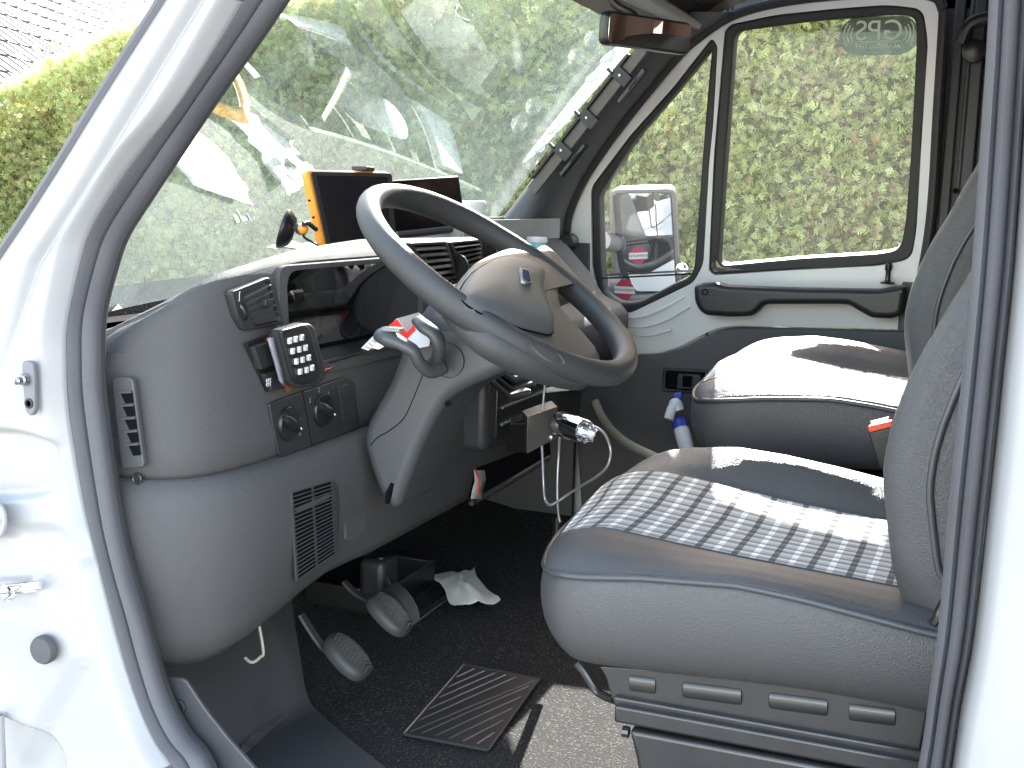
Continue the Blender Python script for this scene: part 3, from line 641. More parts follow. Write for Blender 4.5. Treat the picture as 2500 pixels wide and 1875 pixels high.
# warning sticker on the quarter window
f = Fr(PT(1525, 707, .006), (1, 0, 0), (0, -math.sin(TILT), math.cos(TILT)))
M_rs = mat('sticker_red', (.45, .05, .09), .6)
oc = [(.0265*math.cos(R(22.5+45*k))*.93, .0275*math.sin(R(22.5+45*k))) for k in range(8)]
ws_ = plate('warning_sticker', f, [oc], .0006, M_rs, door, smooth=False)
plate('band', f, [[(-.0265, -.010), (.0265, -.010), (.0265, .008), (-.0265, .008)]], .0006, M_label, ws_, h=.0012, smooth=False)
text('WARNUNG', f, 0, -.001, .0108, mat('dark_print', (.05, .02, .03), .5), 'lettering', ws_, .002, True)
# opposite face of the stickers so they also read from outside
plate('band', f, [[(-.0265, -.010), (.0265, -.010), (.0265, .008), (-.0265, .008)]], .0006, M_label, ws_, h=-.0012, smooth=False)
text('WARNUNG', f, 0, -.001, .0108, MATS['dark_print'], 'lettering', ws_, -.002, True)

# ------------------------------------------------------------------ wing mirror outside the passenger door
wm = thing('wing_mirror', 'tall white rimmed wing mirror outside the passenger quarter window', 'wing mirror', (-.9, 3.02, .7))
Ym = 3.05; mt_ = Fr(PY(1570, 590, Ym), (math.cos(R(12)), math.sin(R(12)), 0), (math.sin(R(12))*.16, -.16*math.cos(R(12)), .987))
ho = roundpoly([(1487,462),(1652,458),(1664,790),(1500,800)], 24); gi = roundpoly([(1512,474),(1635,472),(1650,712),(1548,713),(1522,640)], 14)
H_ = mt_.px(ho); G_ = mt_.px(gi)
plate('rim', mt_, [H_, mt_.px(roundpoly([(1497,472),(1641,469),(1654,715),(1530,722),(1508,640)], 18))], .05, mat('mirror_rim', (.085, .085, .085), .4), wm, bev=.008, h=-.012, res=4)
plate('housing', mt_, [[(a*.97, b*.985) for a, b in H_]], .06, M_dark, wm, bev=.02, h=-.062, res=4)
plate('mirror_face', mt_, [G_], .004, M_mirror, wm, h=-.010, smooth=False)
plate('backing', mt_, [mt_.px(roundpoly([(1497,470),(1643,468),(1657,722),(1528,730),(1505,640)], 16))], .006, M_dark, wm, h=-.020)
mb = MB()
for y_ in (592, 690):
    a = PY(1470, y_-4, 2.95); b = PY(1505, y_+4, 3.05); mb.tube([a, b], .024, 16); mb.lathe([(.027, -.01), (.027, .01), (.02, .014), (.001, .014)], b, b-a, 20)
mb.build('bracket_arm', mat('mirror_arm', (.13, .13, .135), .35), wm)
sp = PY(1665, 657, 3.0)
MB().lathe([(.016, .006), (.016, -.001), (.014, -.003), (.010, -.005), (.005, -.0065), (.0001, -.007)], sp, (-.35, 1, 0), 32).build('blind_spot_mirror', M_mirror, wm, ang=180)

# ------------------------------------------------------------------ rear view mirror
rv = thing('rear_view_mirror', 'rectangular black rimmed rear view mirror hanging from the windscreen top', 'mirror', tuple(PY(1580, 60, 1.95)))
a = PY(1479, 66, 1.86); b = PY(1686, 96, 2.04); U = (b-a); Lw = np.linalg.norm(U); U /= Lw
n0 = np.array([.62, -.78, -.05]); n0 -= n0.dot(U)*U; n0 /= np.linalg.norm(n0); V = np.cross(n0, U)
if V[2] < 0: V = -V
f = Fr((a+b)/2, U, V)
if f.N.dot(EYE-f.O) < 0: f = Fr((a+b)/2, -U, V)
out = rrect(-Lw/2, -.0265, Lw/2, .0265, .011)
plate('housing', f, [out], .02, M_black, rv, bev=.005, h=-.008, res=3)
plate('mirror_face', f, [rrect(-Lw/2+.004, -.0225, Lw/2-.004, .0225, .008)], .002, M_mirror, rv, h=.0025, smooth=False)
c = f.w(.0, 0, -.015); tp = wsp(.5, .93)
MB().tube(cr([c, c+np.array([-.02, .01, .03]), np.array([c[0]-.06, c[1], c[2]+.06]), np.array([c[0]-.07, c[1], 1.33])], 5), .008, 10).build('stem', M_black, rv)

# ------------------------------------------------------------------ blind rail clipped on the far pillar
br = thing('blind_rail', 'black folding windscreen blind rail with suction cups along the far pillar', 'blind rail', tuple(PY(1440, 290, 2.66)))
r0 = PT(1300, 465, -.200); r1 = PT(1572, 118, -.200); dr = (r1-r0); Lr = np.linalg.norm(dr); dr /= Lr
yv = np.array([0, 1., 0]); pv = np.cross(dr, yv); pv /= np.linalg.norm(pv)
if pv[0] < 0: pv = -pv
tv = np.cross(dr, pv); tv = tv if tv[1] > 0 else -tv
def bar(t0, t1, o, wd, y, th): return (r0+dr*Lr*(t0+t1)/2+pv*o+tv*(y-2.655), (Lr*(t1-t0), th, wd), np.stack([dr, tv, -pv], 1))
def rp_(t, o, y): return r0+dr*Lr*t+pv*o+tv*(y-2.655)
MB().box(*bar(.0, 1.0, .0, .026, 2.652, .008)).build('rail', mat('rail_metal', (.09, .085, .085), .38, .5), br, bevel=.001)
MB().box(*bar(.06, .93, -.016, .007, 2.645, .012)).build('blind_edge', M_black, br, bevel=.001)
for t in (.30, .53, .82):
    cb = MB(); cb.box(*bar(t-.035, t+.035, .004, .042, 2.644, .012)); cb.box(*bar(t-.028, t-.012, -.024, .016, 2.640, .012)); cb.build('clip', M_dark, br, bevel=.0015)
    MB().lathe([(.003, 0), (.003, -.003), (.0001, -.003)], rp_(t, 0, 2.6375), tv, 10).build('rivet', M_steel, br)
for t in (.30, .82):
    p = rp_(t-.01, .032, 2.662); MB().tube([p-dr*.045, p+dr*.045], .010, 10, flat=.8).build('knob_bar', M_black, br)
for t in (.20, .335, .70, .83):
    p = rp_(t, -.040, 2.665); ax = np.array([-.65, -.1, .75])
    MB().lathe([(.0001, .002), (.006, .002), (.008, .006), (.016, .010), (.023, .018), (.0225, .019), (.014, .013), (.0001, .010)], p, ax, 24).build('suction_cup', M_clear, br)

vs_ = thing('added_visor', 'unseen grey visor added above the windscreen to keep sun off the steering wheel hub', 'sun visor', (-.74, 2.32, 1.31))  # unseen visor, added to block direct sun on the wheel hub
MB().box((-.745, 2.30, 1.305), (.20, .72, .018), np.array([[math.cos(.25), 0, math.sin(.25)], [0, 1, 0], [-math.sin(.25), 0, math.cos(.25)]])).build('flap', mat('visor_vinyl', (.3, .29, .28), .6), vs_, bevel=.006)
MB().tube([(-.66, 1.95, 1.325), (-.66, 2.68, 1.325)], .005, 8).build('hinge_rod', M_black, vs_)

# ================================================================== DASHBOARD
dash = thing('dashboard', 'grey grained dashboard with vents, switches and dark instrument binnacle', 'dashboard', (-1.0, 1.95, .55))
XD = -.872
# plan stations of the upper moulding: X, Y, top height ; towards the passenger side the face leans back
base_top = lambda x, y: (min(-1.18, x-.13), y)
ST = [(-1.12,1.150,.672,0),(-1.05,1.140,.700,0),(-1.00,1.137,.728,0),(-.96,1.140,.757,0),(-.925,1.152,.777,0),(-.90,1.172,.792,0),(-.885,1.20,.803,0),(-.876,1.235,.812,0),(-.873,1.27,.818,0)]
for y in (1.30,1.345,1.40,1.5,1.6,1.70,1.755,1.80,1.9,2.0,2.06): ST.append((XD, y, np.interp(y, [1.30,1.4,1.6,2.0],[.8225,.829,.829,.822]), 0))
for y in (2.12,2.2,2.3,2.45,2.6,2.7): ST.append((XD, y, .818-.01*(y>2.4), min(1, (y-2.06)/.14)))
ST.append((XD-.02, 2.755, .80, 1)); ST.append((XD-.09, 2.785, .78, 1))
ZS = .549
SIL = ([200,245,328,386,463,540,656,716,870,970,1101,1171,1250,1330,1360], [835,812,789,758,700,664,629,610,585,576,567,569,574,576,578])
def zsil(x, y):
    c = RM.T @ (np.array([x, y, .75])-EYE); sx = CX+FPX*c[0]/-c[2]; q = ray(sx, np.interp(sx, SIL[0], SIL[1])); return EYE[2]+q[2]*(math.hypot(x, y)/math.hypot(q[0], q[1]))
def drow(x, y, zt, ps, k):
    """profile points from the seam upward; ps blends to the passenger-side shape"""
    # outward normal in plan
    x0, y0 = ST[max(k-1, 0)][:2]; x1, y1 = ST[min(k+1, len(ST)-1)][:2]; t = np.array([x1-x0, y1-y0]); t /= np.linalg.norm(t); n = np.array([t[1], -t[0]])
    inn = -n
    prof = [(.045, ZS-.012), (.006, ZS-.004), (.0, ZS+.004), (-.002, ZS+.03), (0, .60), (.002, .66), (.004, .70), (.004, zt-.045), (.008, zt-.024), (.018, zt-.010), (.034, zt-.002), (.055, zt), (.09, zt-.002)]
    pas = [(.045, ZS-.06), (-.03, ZS-.03), (-.055, ZS+.01), (-.07, .60), (-.07, .632), (-.055, .650), (-.02, .664), (-.008, .672), (.03, .725), (.085, zt-.02), (.10, zt-.008), (.125, zt), (.16, zt-.002)]
    r = []
    for (a, z), (b, zz) in zip(prof, pas):
        q = a*(1-ps)+b*ps; zq = z*(1-ps)+zz*ps; r.append(np.array([x+inn[0]*q, y+inn[1]*q, zq]))
    e = r[-1]; nearf = max(0, 1-(y-1.13)/.3)
    r.append(np.array([min(e[0]-.06, -1.10), max(e[1], 1.19), zt-.012])); r.append(np.array([-1.24-.05*(1-abs(2*(y-1.14)/1.62-1)), max(e[1], 1.2), min(zt-.02, .775)])); r.append(np.array([-1.42, min(max(e[1], 1.2), 2.75), min(.735, zt-.01)]))
    for i in range(8, len(r)):
        c = RM.T @ (r[i]-EYE); sx = CX+FPX*c[0]/-c[2]; lim = np.interp(sx, SIL[0], SIL[1])
        q = ray(sx, lim); zl = EYE[2]+q[2]*(math.hypot(r[i][0], r[i][1])/math.hypot(q[0], q[1])); r[i][2] = min(r[i][2], zl)
    return r
# dense stations
XYS = np.array(ST); sd_ = np.r_[0, np.cumsum(np.hypot(*np.diff(XYS[:, :2], axis=0).T))]
prot = [drow(*s, k) for k, s in enumerate(ST)]
BIN = (1.345, 1.755, .660, .803)              # instrument opening: Y0, Y1, Z0, Z1
mb = MB(); nrow = len(prot[0])
for k in range(len(ST)-1):
    sub = 1; A_, B_ = prot[k], prot[k+1]
    for i in range(nrow-1):
        ys = (ST[k][1], ST[k+1][1])
        if ys[0] >= BIN[0]-1e-6 and ys[1] <= BIN[1]+1e-6 and 5 <= i <= 7: continue
        mb.add([A_[i], B_[i], B_[i+1], A_[i+1]], [(0, 1, 2, 3)])
dm = mb.build('upper_moulding', M_dash, dash, ang=180)
XFm = XF(XD)
# seam between the end cap and the face
MB().tube(cr([PX(p[0], p[1], -.885)+np.array([0, 0, 0]) for p in ((470,720),(490,800),(530,930),(570,1060),(592,1165))], 6), .0006, 6)
# instrument recess
y0, y1, z0, z1 = BIN
rec = MB()
fl_ = [(-.868, z0), (-.905, z0-.004), (-.995, z0+.02)]
BK = -.966; tops = lambda x, y: z1-.006 if x > -.9 else (.766 if y < 1.5 else .784)
rec.grid([[(x, y, z) for y in (y0, y1)] for x, z in ((-.868, z0), (-.905, z0-.004), (BK, z0+.01))]); rec.grid([[(x, y, tops(x, y)) for y in (y0, y1)] for x in (-.876, BK)])
for yy in (y0, y1): rec.add([(-.874, yy, z0-.005), (BK, yy, z0-.005), (BK, yy, tops(BK, yy)), (-.874, yy, tops(-.874, yy))], [(0, 1, 2, 3)])
rec.add([(BK, y0, z0-.005), (BK, y1, z0-.005), (BK, y1, .784), (BK, y0, .766)], [(0, 1, 2, 3)]); rec.build('binnacle_shroud', M_dark, dash, smooth=False)
bz = plate('binnacle_surround', XF(XD+.001), [roundpoly([(y0-.018, z0-.016), (y1+.012, z0-.016), (y1+.012, z1-.001), (y0-.018, z1-.001)], .02), roundpoly([(y0+.012, z0+.004), (y1-.005, z0+.004), (y1-.006, z1-.009), (y0+.0, z1-.009)], .028, 6)], .010, M_dash, dash, bev=.0015, res=2, h=-.004)
# cluster face, dials
cf = Fr((-.836, 0, 0), (0, 1, 0), (-.16, 0, .987))
cl = plate('instrument_cluster', cf, [[(y0+.002, z0+.01), (y1-.002, z0+.01), (y1-.002, z1-.040), (y0+.002, z1-.045)]], .004, M_matt, dash, smooth=False)
M_tick = mat('dial_print', (.25, .25, .25), .6); M_dial = mat('dial_face', (.02, .02, .022), .5)
for dy, dz, rr in ((1.415, .722, .030), (1.515, .720, .040), (1.635, .722, .040)):
    dl = MB().lathe([(rr+.003, .002), (rr+.003, .008), (rr, .008), (rr-.001, .003), (.0001, .003)], cf.w(dy, dz+.0, 0), cf.N, 40).build('dial', M_dial, cl, ang=30)
    mb = MB()
    for t in range(0, 271, 15):
        a = R(225-t); L0 = rr*(.80 if t % 30 == 0 else .87); d1 = np.array([math.cos(a), math.sin(a)]); n1 = np.array([-d1[1], d1[0]])*.0007
        mb.add([cf.w(dy+q[0], dz+q[1], .0035) for q in (d1*L0-n1, d1*L0+n1, d1*rr*.95+n1, d1*rr*.95-n1)], [(0, 1, 2, 3)])
    mb.build('tick_marks', M_tick, cl, smooth=False)
    a = R(215); d1 = np.array([math.cos(a), math.sin(a)]); MB().tube([cf.w(dy, dz, .006), cf.w(dy+d1[0]*rr*.8, dz+d1[1]*rr*.8, .006)], [.002, .0006], 6).build('needle', M_red, cl)
mb = MB()
for i, (yy, zz) in enumerate(((1.40,.688),(1.425,.684),(1.445,.695),(1.47,.682),(1.50,.684),(1.52,.690))):
    c = cf.w(yy, zz, .004); mb.tube(cr([c+np.array([0, .005*math.cos(R(a)), .005*math.sin(R(a))]) for a in range(0, 360, 45)], 2, True), .0006, 4, True)
    mb.box(c, (.001, .0035, .001)); mb.box(c+np.array([0, .011, 0]), (.0006, .006, .001))
mb.build('warning_symbols', M_tick, cl, smooth=False)
gl = Fr((-.925, 0, 0), (0, 1, 0), (-.25, 0, .97))
rows = []
for z in np.linspace(z0+.005, z1-.010, 8): 
    t = (z-z0)/(z1-z0); rows.append([(-.945+.060*t-.010*math.sin(math.pi*t), y, z) for y in (y0+.001, y1-.001)])
MB().grid(rows).build('instrument_glass', M_gpane, dash)

# left air vent
def facepoly(pts, dx): f = XF(XD+dx); return f.px(pts)
def vent(pts_out, pts_in, nsl, dx, slat_mat=mat('louvre_plastic', (.055, .055, .058), .4), wheel=None, tilt=.35):
    f = XF(XD+dx); o = plate('air_vent', f, [f.px(roundpoly(pts_out, 8)), f.px(roundpoly(pts_in, 5))], .012, M_dark, dash, bev=.002)
    bk = XF(XD+dx-.03); f_in = f.px(pts_in)
    plate('duct', XF(XD+dx-.004), [f.px(roundpoly(pts_in, 5))], .002, M_matt, o, smooth=False)
    q = np.array(f_in)  # order: TL TR BR BL
    for i in range(nsl):
        t = (i+.5)/nsl; a = q[0]+(q[3]-q[0])*t; b = q[1]+(q[2]-q[1])*t; h = np.linalg.norm(q[3]-q[0])/nsl*.22
        MB().add([f.w(a[0], a[1]+h*.5, .004), f.w(b[0], b[1]+h*.5, .004), f.w(b[0], b[1]-h*.5, .0075), f.w(a[0], a[1]-h*.5, .0075), f.w(a[0], a[1]-h*.5-.0015, .004), f.w(b[0], b[1]-h*.5-.0015, .004)], [(0, 1, 2, 3), (3, 2, 5, 4)]).build('slat', slat_mat, o, smooth=False)
    return o, f
lv, f = vent([(556,712),(648,675),(664,700),(686,790),(590,808),(572,775)], [(584,719),(649,684),(677,783),(616,796)], 6, -.003)
q = f.px([(590,752)])[0]
MB().lathe([(.0001, -.005), (.015, -.005), (.017, -.003), (.017, .003), (.015, .005), (.0001, .005)], f.w(q[0]-.004, q[1]-.004, -.006), (.0, .93, .37), 36).build('thumb_wheel', M_black, lv)
q = f.px([(636,737)])[0]; MB().box(f.w(q[0], q[1], .010), (.008, .018, .008)).build('vent_tab', M_dark, lv, bevel=.001)
q = f.px([(574,722)])[0]; text('ʃ', f, q[0], q[1], .012, M_label, 'lettering', lv, .0066)
# side defroster vent on the end cap
fs = Fr((0, 1.137, 0), (1, 0, 0), (0, .0, 1))
fs = YF(1.134)
so_ = plate('side_vent', fs, [fs.px(roundpoly([(276,922),(328,919),(356,1132),(353,1140),(308,1144),(300,1136)], 16, 6))], .008, M_dark, dash, bev=.002)
so_.data.materials[0] = mat('side_vent_plastic', (.06, .062, .066), .5)
# openings of the side vent are flat black quads painting the slots' shade, between fins
for i in range(5):
    t0 = .13+i*.157; t1 = t0+.135
    def qd(t, u): 
        a = np.array([284,932])+(np.array([316,1136])-np.array([284,932]))*t; b = np.array([322,930])+(np.array([350,1132])-np.array([322,930]))*t; return tuple(a+(b-a)*u)
    fq = YF(1.1285); pts = fq.px([qd(t0, .14), qd(t0, .92), qd(t1, .92), qd(t1, .36)])
    MB().add([fq.w(*p, 0) for p in pts], [(0, 1, 2, 3)]).build('slot', M_matt, so_, smooth=False)
    pts = fq.px([qd(t0-.012, .02), qd(t0-.012, .92), qd(t0+.012, .92), qd(t0+.012, .06)])
    MB().prism([fq.w(*p, 0) for p in pts], (0, -.0022, 0)).build('fin', MATS['side_vent_plastic'], so_, smooth=False)
sc_ = PY(335, 1169, 1.138)
MB().lathe([(.0072, .002), (.0072, -.001), (.0062, -.002), (.005, -.0005), (.0001, -.0005)], sc_, (0, 1, 0), 20).build('screw', M_metal, dash, ang=40)

# switch bank
f = XF(XD+.001)
bank = plate('switch_bank', f, [f.px(roundpoly([(598,838),(700,800),(745,925),(650,958),(628,905)], 4))], .004, M_black, dash, bev=.001)
for qd_ in ([(606,846),(640,834),(660,890),(625,902)], [(632,912),(664,903),(686,944),(652,955)], [(643,833),(668,824),(690,880),(663,889)]):
    plate('rocker_switch', f, [f.px(roundpoly(qd_, 3))], .012, M_dark, bank, bev=.002, h=.003)
q = f.px([(640,932)])[0]
mb = MB()
for i in range(3):
    c = f.w(q[0]-.004+i*.004, q[1], .0098); mb.tube(cr([c+np.array([0, .0012*(-1)**j, -.005+.0025*j]) for j in range(5)], 3), .0005, 4)
mb.build('heater_symbol', M_label, bank)
a = XFm.w(*XFm.px([(648,822)])[0], .008); b = XFm.w(*XFm.px([(692,945)])[0], .008)
MB().tube([a, (a+b)/2, b], .0085, 14).build('amber_strip', M_brown, dash)

# rotary light and beam switches
rp = plate('rotary_panel', f, [f.px(roundpoly([(652,985),(842,918),(862,930),(875,1042),(686,1117),(676,1110)], 8))], .006, M_dark, dash, bev=.002)
MB().tube([f.w(*f.px([(733,952)])[0], .0032), f.w(*f.px([(757,1088)])[0], .0032)], .0006, 5).build('joint_line', M_matt, rp)
for (kx, ky, ang) in ((698,1033,0), (782,1000,0)):
    c = f.px([(kx, ky)])[0]
    kn = MB().lathe([(.024, .000), (.024, .004), (.0225, .006), (.0001, .006)], f.w(*c, .002), f.N, 36).build('knob', M_black, rp, ang=40)
    mb = MB(); dv = f.px([(kx+28, ky+22)])[0]; d = np.array(dv)-np.array(c); d /= np.linalg.norm(d); nn = np.array([-d[1], d[0]])
    rows = []
    for t in np.linspace(-1, 1, 9):
        wd = .0085*math.sqrt(max(.03, 1-t**4)); hh = .018-.006*(t*t); cc = np.array(c)+d*t*.0235
        rows.append([f.w(*(cc-nn*wd), .004), f.w(*(cc-nn*wd*.8), hh*.8), f.w(*(cc-nn*wd*.35), hh), f.w(*(cc+nn*wd*.35), hh), f.w(*(cc+nn*wd*.8), hh*.8), f.w(*(cc+nn*wd), .004)])
    mb.grid(rows); mb.f.append(tuple(range(6))); mb.f.append(tuple(48+i for i in range(6))); mb.build('grip', M_black, kn, ang=45)
    MB().tube([f.w(*(np.array(c)+d*.014), .0165), f.w(*(np.array(c)+d*.019), .0145)], .0011, 8).build('pointer_mark', M_label, kn)
for s_, (tx, ty), z in (('3', (751,977), .010), ('2', (773,952), .010), ('1', (797,961), .010), ('D', (713,999), .009), ('*', (726,1026), .011), ('o', (727,1058), .009)):
    c = f.px([(tx, ty)])[0]; text(s_, f, c[0], c[1], z, M_tick, 'lettering', rp, .0036)
sw_ = plate('blank_switch', f, [f.px(roundpoly([(816,943),(842,936),(854,1018),(832,1028)], 4))], .004, M_dark, rp, bev=.001, h=.0045)

# centre vents
cvs = [([(994,592),(1084,588),(1118,686),(1074,698),(1040,660)], [(1001,600),(1078,596),(1110,682),(1066,690)]),
       ([(1090,590),(1170,583),(1178,652),(1134,684)], [(1100,596),(1165,590),(1170,650),(1130,672)]),
       ([(1176,586),(1250,580),(1262,650),(1190,655)], [(1186,592),(1246,587),(1252,642),(1196,650)])]
for i, (o_, i_) in enumerate(cvs):
    v, f = vent(o_, i_, 6, .004, mat('vent_slat', (.05, .05, .052), .35))
for (kx, ky) in ((1108,652), (1182,625)):
    p = XFm.w(*XFm.px([(kx, ky)])[0], .004)
    MB().lathe([(.0001, -.005), (.022, -.005), (.024, -.003), (.024, .003), (.022, .005), (.0001, .005)], p, (0, 1, 0), 36).build('thumb_wheel', M_black, dash)

# demister slots on the dash top (their reflection shows in the windscreen)
for yy in (1.30, 1.62, 2.0, 2.35):
    zd = min(zsil(-1.235, yy-.11), zsil(-1.235, yy), .775)-.004
    s_ = MB(); s_.box((-1.235, yy, zd+.003), (.045, .22, .010)); v = s_.build('demister_vent', M_dark, dash, bevel=.003)
    for k in range(7): MB().box((-1.235, yy-.09+k*.03, zd+.008), (.04, .003, .004)).build('fin', M_dark, v, smooth=False)

# glove box lid and lower ledge on the passenger side
gf_pts = []
lo_ = [(-.906, 2.22, .684), (-.906, 2.66, .684), (-.975, 2.665, .775), (-.975, 2.22, .785)]
G = Fr((-.94, 2.44, .73), (0, 1, 0), (-.52, 0, .854))
plate('glovebox_lid', G, [rrect(-.22, -.056, .25, .056, .02)], .010, mat('glovebox_plastic', (.2, .2, .21), .4, bump=(600, .2, 'n')), dash, bev=.003, h=.006)

# lower knee moulding
KN = [(-1.16,1.150,0),(-1.06,1.138,0),(-1.0,1.133,0),(-.95,1.135,0),(-.91,1.150,0),(-.878,1.18,0),(-.860,1.215,0),(-.851,1.26,0),(-.848,1.32,.0),(-.848,1.40,0),(-.850,1.46,.0),(-.850,1.50,0),(-.850,1.56,.0),(-.850,1.66,0),(-.850,1.72,.0),(-.850,1.9,0),(-.850,2.1,0),(-.852,2.3,.1),(-.88,2.42,.8),(-.90,2.6,1),(-.90,2.75,1)]
rows = []
for k, (x, y, ps) in enumerate(KN):
    x0, yy0 = KN[max(k-1, 0)][:2]; x1, yy1 = KN[min(k+1, len(KN)-1)][:2]; t = np.array([x1-x0, yy1-yy0]); t /= np.linalg.norm(t); inn = -np.array([t[1], -t[0]])
    zb = np.interp(y, [1.13, 1.2, 1.35, 1.5], [.285, .292, .318, .345])
    zz = [.547, .543, .52, .48, .43, zb+.055, zb+.025, zb+.008, zb, zb+.002, zb+.03]
    sq = min(1, max(0, (y-1.44)/.08))
    oo = [.03, .004, -.006, -.010, -.006, .006*(1-sq)-.002*sq, .018*(1-sq)+.001*sq, .035*(1-sq)+.008*sq, .06-.03*sq, .12, .2]
    oo2 = [.06, .04, .035, .03, .028, .03, .033, .04, .06, .12, .2]
    rows.append([np.array([x+inn[0]*(a*(1-ps)+b*ps), y+inn[1]*(a*(1-ps)+b*ps), z]) for a, b, z in zip(oo, oo2, zz)])
kp = MB().grid(rows).build('knee_moulding', M_dash, dash, ang=180)
MB().grid([[(-1.0, y, z) for y in (1.2, 2.75)] for z in (.36, .56)]).build('dash_core', M_matt, dash)
# speaker grille
f = XF(-.8405)
gp_ = f.px(roundpoly([(708,1203),(812,1172),(826,1190),(824,1352),(722,1423),(716,1330)], 8))
gr = plate('speaker_grille', f, [gp_], .004, M_dash2, kp if 0 else dash, bev=.001, h=.0)
q = np.array(f.px([(708,1208),(814,1176),(822,1350),(722,1420)])); hid = MB(); rib = MB()
for i in range(21):
    t = (i+.5)/21; a = q[0]+(q[3]-q[0])*t; b = q[1]+(q[2]-q[1])*t
    rib.tube([f.w(*(a+(b-a)*.02), .003), f.w(*(a+(b-a)*.98), .003)], .0008, 6)
    for u0, u1 in ((.04, .44), (.50, .90)):
        c0 = a+(b-a)*u0; c1 = a+(b-a)*u1; hh = .0019
        hid.add([f.w(c0[0], c0[1]+hh+.0028, .0022), f.w(c1[0], c1[1]+hh+.0028, .0022), f.w(c1[0], c1[1]-hh+.0028, .0022), f.w(c0[0], c0[1]-hh+.0028, .0022)], [(0, 1, 2, 3)])
rib.build('ribs', M_dash, gr); hid.build('slots', M_matt, gr, smooth=False)
# fuse cover outline
f = XF(-.8455); fc = [(838,1145),(872,1132),(893,1155),(893,1290),(880,1306),(852,1325),(842,1318)]
fo = f.px(roundpoly(fc, 10)); plate('fuse_cover', f, [fo], .006, M_dash, dash, bev=.0022, h=-.0015)

# centre console, black ribbed stack, lower shelf
cc = MB().box((-.85, 2.04, .53), (.10, .36, .15)).build('centre_console', M_dash2, dash, bevel=.015)
f = XF(-.768)
MB().box((-.797, 2.04, .53), (.012, .30, .11)).build('radio', M_black, cc, bevel=.003)
for k in range(3): MB().box((-.790, 2.04, .50+k*.03), (.004, .26, .003)).build('radio_trim', M_steel, cc)
rk = thing('ribbed_lever_boot', 'stack of black ribbed plastic louvres under the steering wheel', 'boot', (-.74, 1.74, .62))
for i, (p0, p1, p2) in enumerate((((1205,868),(1262,905),(1325,885)), ((1200,884),(1258,926),(1318,908)), ((1196,900),(1254,944),(1312,930)), ((1192,915),(1248,958),(1300,950)))):
    pts = [PY(p[0], p[1], 1.78-.02*i) for p in (p0, p1, p2)]; rr = pts+[pts[2]+np.array([-.09, .10, 0]), pts[0]+np.array([-.09, .10, 0])]
    MB().prism([q for q in rr], (0, 0, -.012)).build('rib', M_black, rk, bevel=.004)
a = PX(940, 1328, -.842); b = PX(1345, 1112, -.80)
f = XF(-.845)
sh = plate('shelf_shade_plate', f, [f.px(roundpoly([(1143,1228),(1165,1142),(1200,1130),(1340,1075),(1342,1112),(1160,1222)], 6))], .004, M_matt, dash)  # matt black plate painting the shade inside the open shelf
MB().tube(cr([PX(p[0], p[1], -.842) for p in ((1150,1228),(1200,1201),(1250,1172),(1340,1118))], 5), .006, 8).build('shelf_lip', M_dash2, dash)
pp = thing('folded_paper', 'crumpled white and red leaflet in the low dashboard shelf', 'leaflet', tuple(PX(1165, 1210, -.838)))
M_leafl = mat('leaflet_paper', (.5, .45, .42), .7)
g = [[PX(x, y, -.836+.006*((i+j) % 2)) for i, x in enumerate((a_, a_+12, a_+26))] for j, (a_, y) in enumerate(((1157,1148),(1160,1175),(1152,1200),(1150,1218)))]
MB().grid(g).build('sheet', M_leafl, pp, solid=.001)
MB().tube([PX(1160, 1145, -.83), PX(1170, 1170, -.83), PX(1168, 1205, -.83)], .0012, 5).build('red_edge', M_red, pp)

# ------------------------------------------------------------------ steering wheel
wh = thing('steering_wheel', 'large grey foam steering wheel tilted flat with a padded hub', 'steering wheel', tuple(WC))
RR = .2112
FW = Fr(WC, WU, WV)      # N points up to the driver
def wp(a, r=RR, h=0): return WC+WU*r*math.cos(a)+WV*r*math.sin(a)+WN*h
rows = []; nseg = 160
for i in range(nseg+1):
    a = 2*math.pi*i/nseg; c = wp(a); ro = WU*math.cos(a)+WV*math.sin(a); k_ = 1+.10*max(0, math.cos(3*(a-.5)))
    rows.append([c+(ro*math.cos(b)*.0162+WN*math.sin(b)*.0185*k_)*(1+.02*math.cos(2*b)) for b in np.linspace(0, 2*math.pi, 19)[:-1]])
MB().grid(rows, True).build('rim', M_leather, wh, ang=180)
def wpx(pts, h=.0): return [tuple((PP(p[0], p[1], WC+WN*h, WN)-(WC)).dot(q) for q in (WU, WV)) for p in pts]
body = [(1105,735),(1118,690),(1150,650),(1190,628),(1240,612),(1290,618),(1330,606),(1395,672),(1418,705),(1372,700),(1356,712),(1362,766),(1385,828),(1416,863),(1462,890),(1440,915),(1350,900),(1270,868),(1180,815)]
def smooth_loop(pts, n=4): return [tuple(p) for p in cr(pts, n, True)]
bl = smooth_loop(wpx(body, -.004))
rows = []
cn = np.mean(np.array(bl), 0)
for s_, h_ in ((1, -.030), (1.0, -.012), (.985, -.001), (.95, .005), (.85, .010), (.6, .013), (.3, .015), (.01, .015)): rows.append([FW.w(*(cn+(np.array(p)-cn)*s_), h_) for p in bl])
rows.insert(0, [FW.w(*(cn+(np.array(p)-cn)*.01), -.034) for p in bl])
MB().grid(rows, True).build('spokes', M_leather, wh, ang=180)
padp = [(1129,712),(1134,690),(1160,656),(1202,632),(1238,624),(1285,630),(1326,650),(1333,672),(1330,705),(1350,766),(1357,800),(1346,808),(1320,803),(1256,786),(1179,755),(1140,730)]
pl_ = smooth_loop(wpx(padp, .02), 3)
pd = inflate('hub_pad', FW, pl_, .014, .036, M_pad, wh, n=12, pw=2.2, ang=180)
MB().tube([FW.w(*p, .0135) for p in pl_[::2]], .0014, 5, True).build('pad_joint', M_matt, wh)
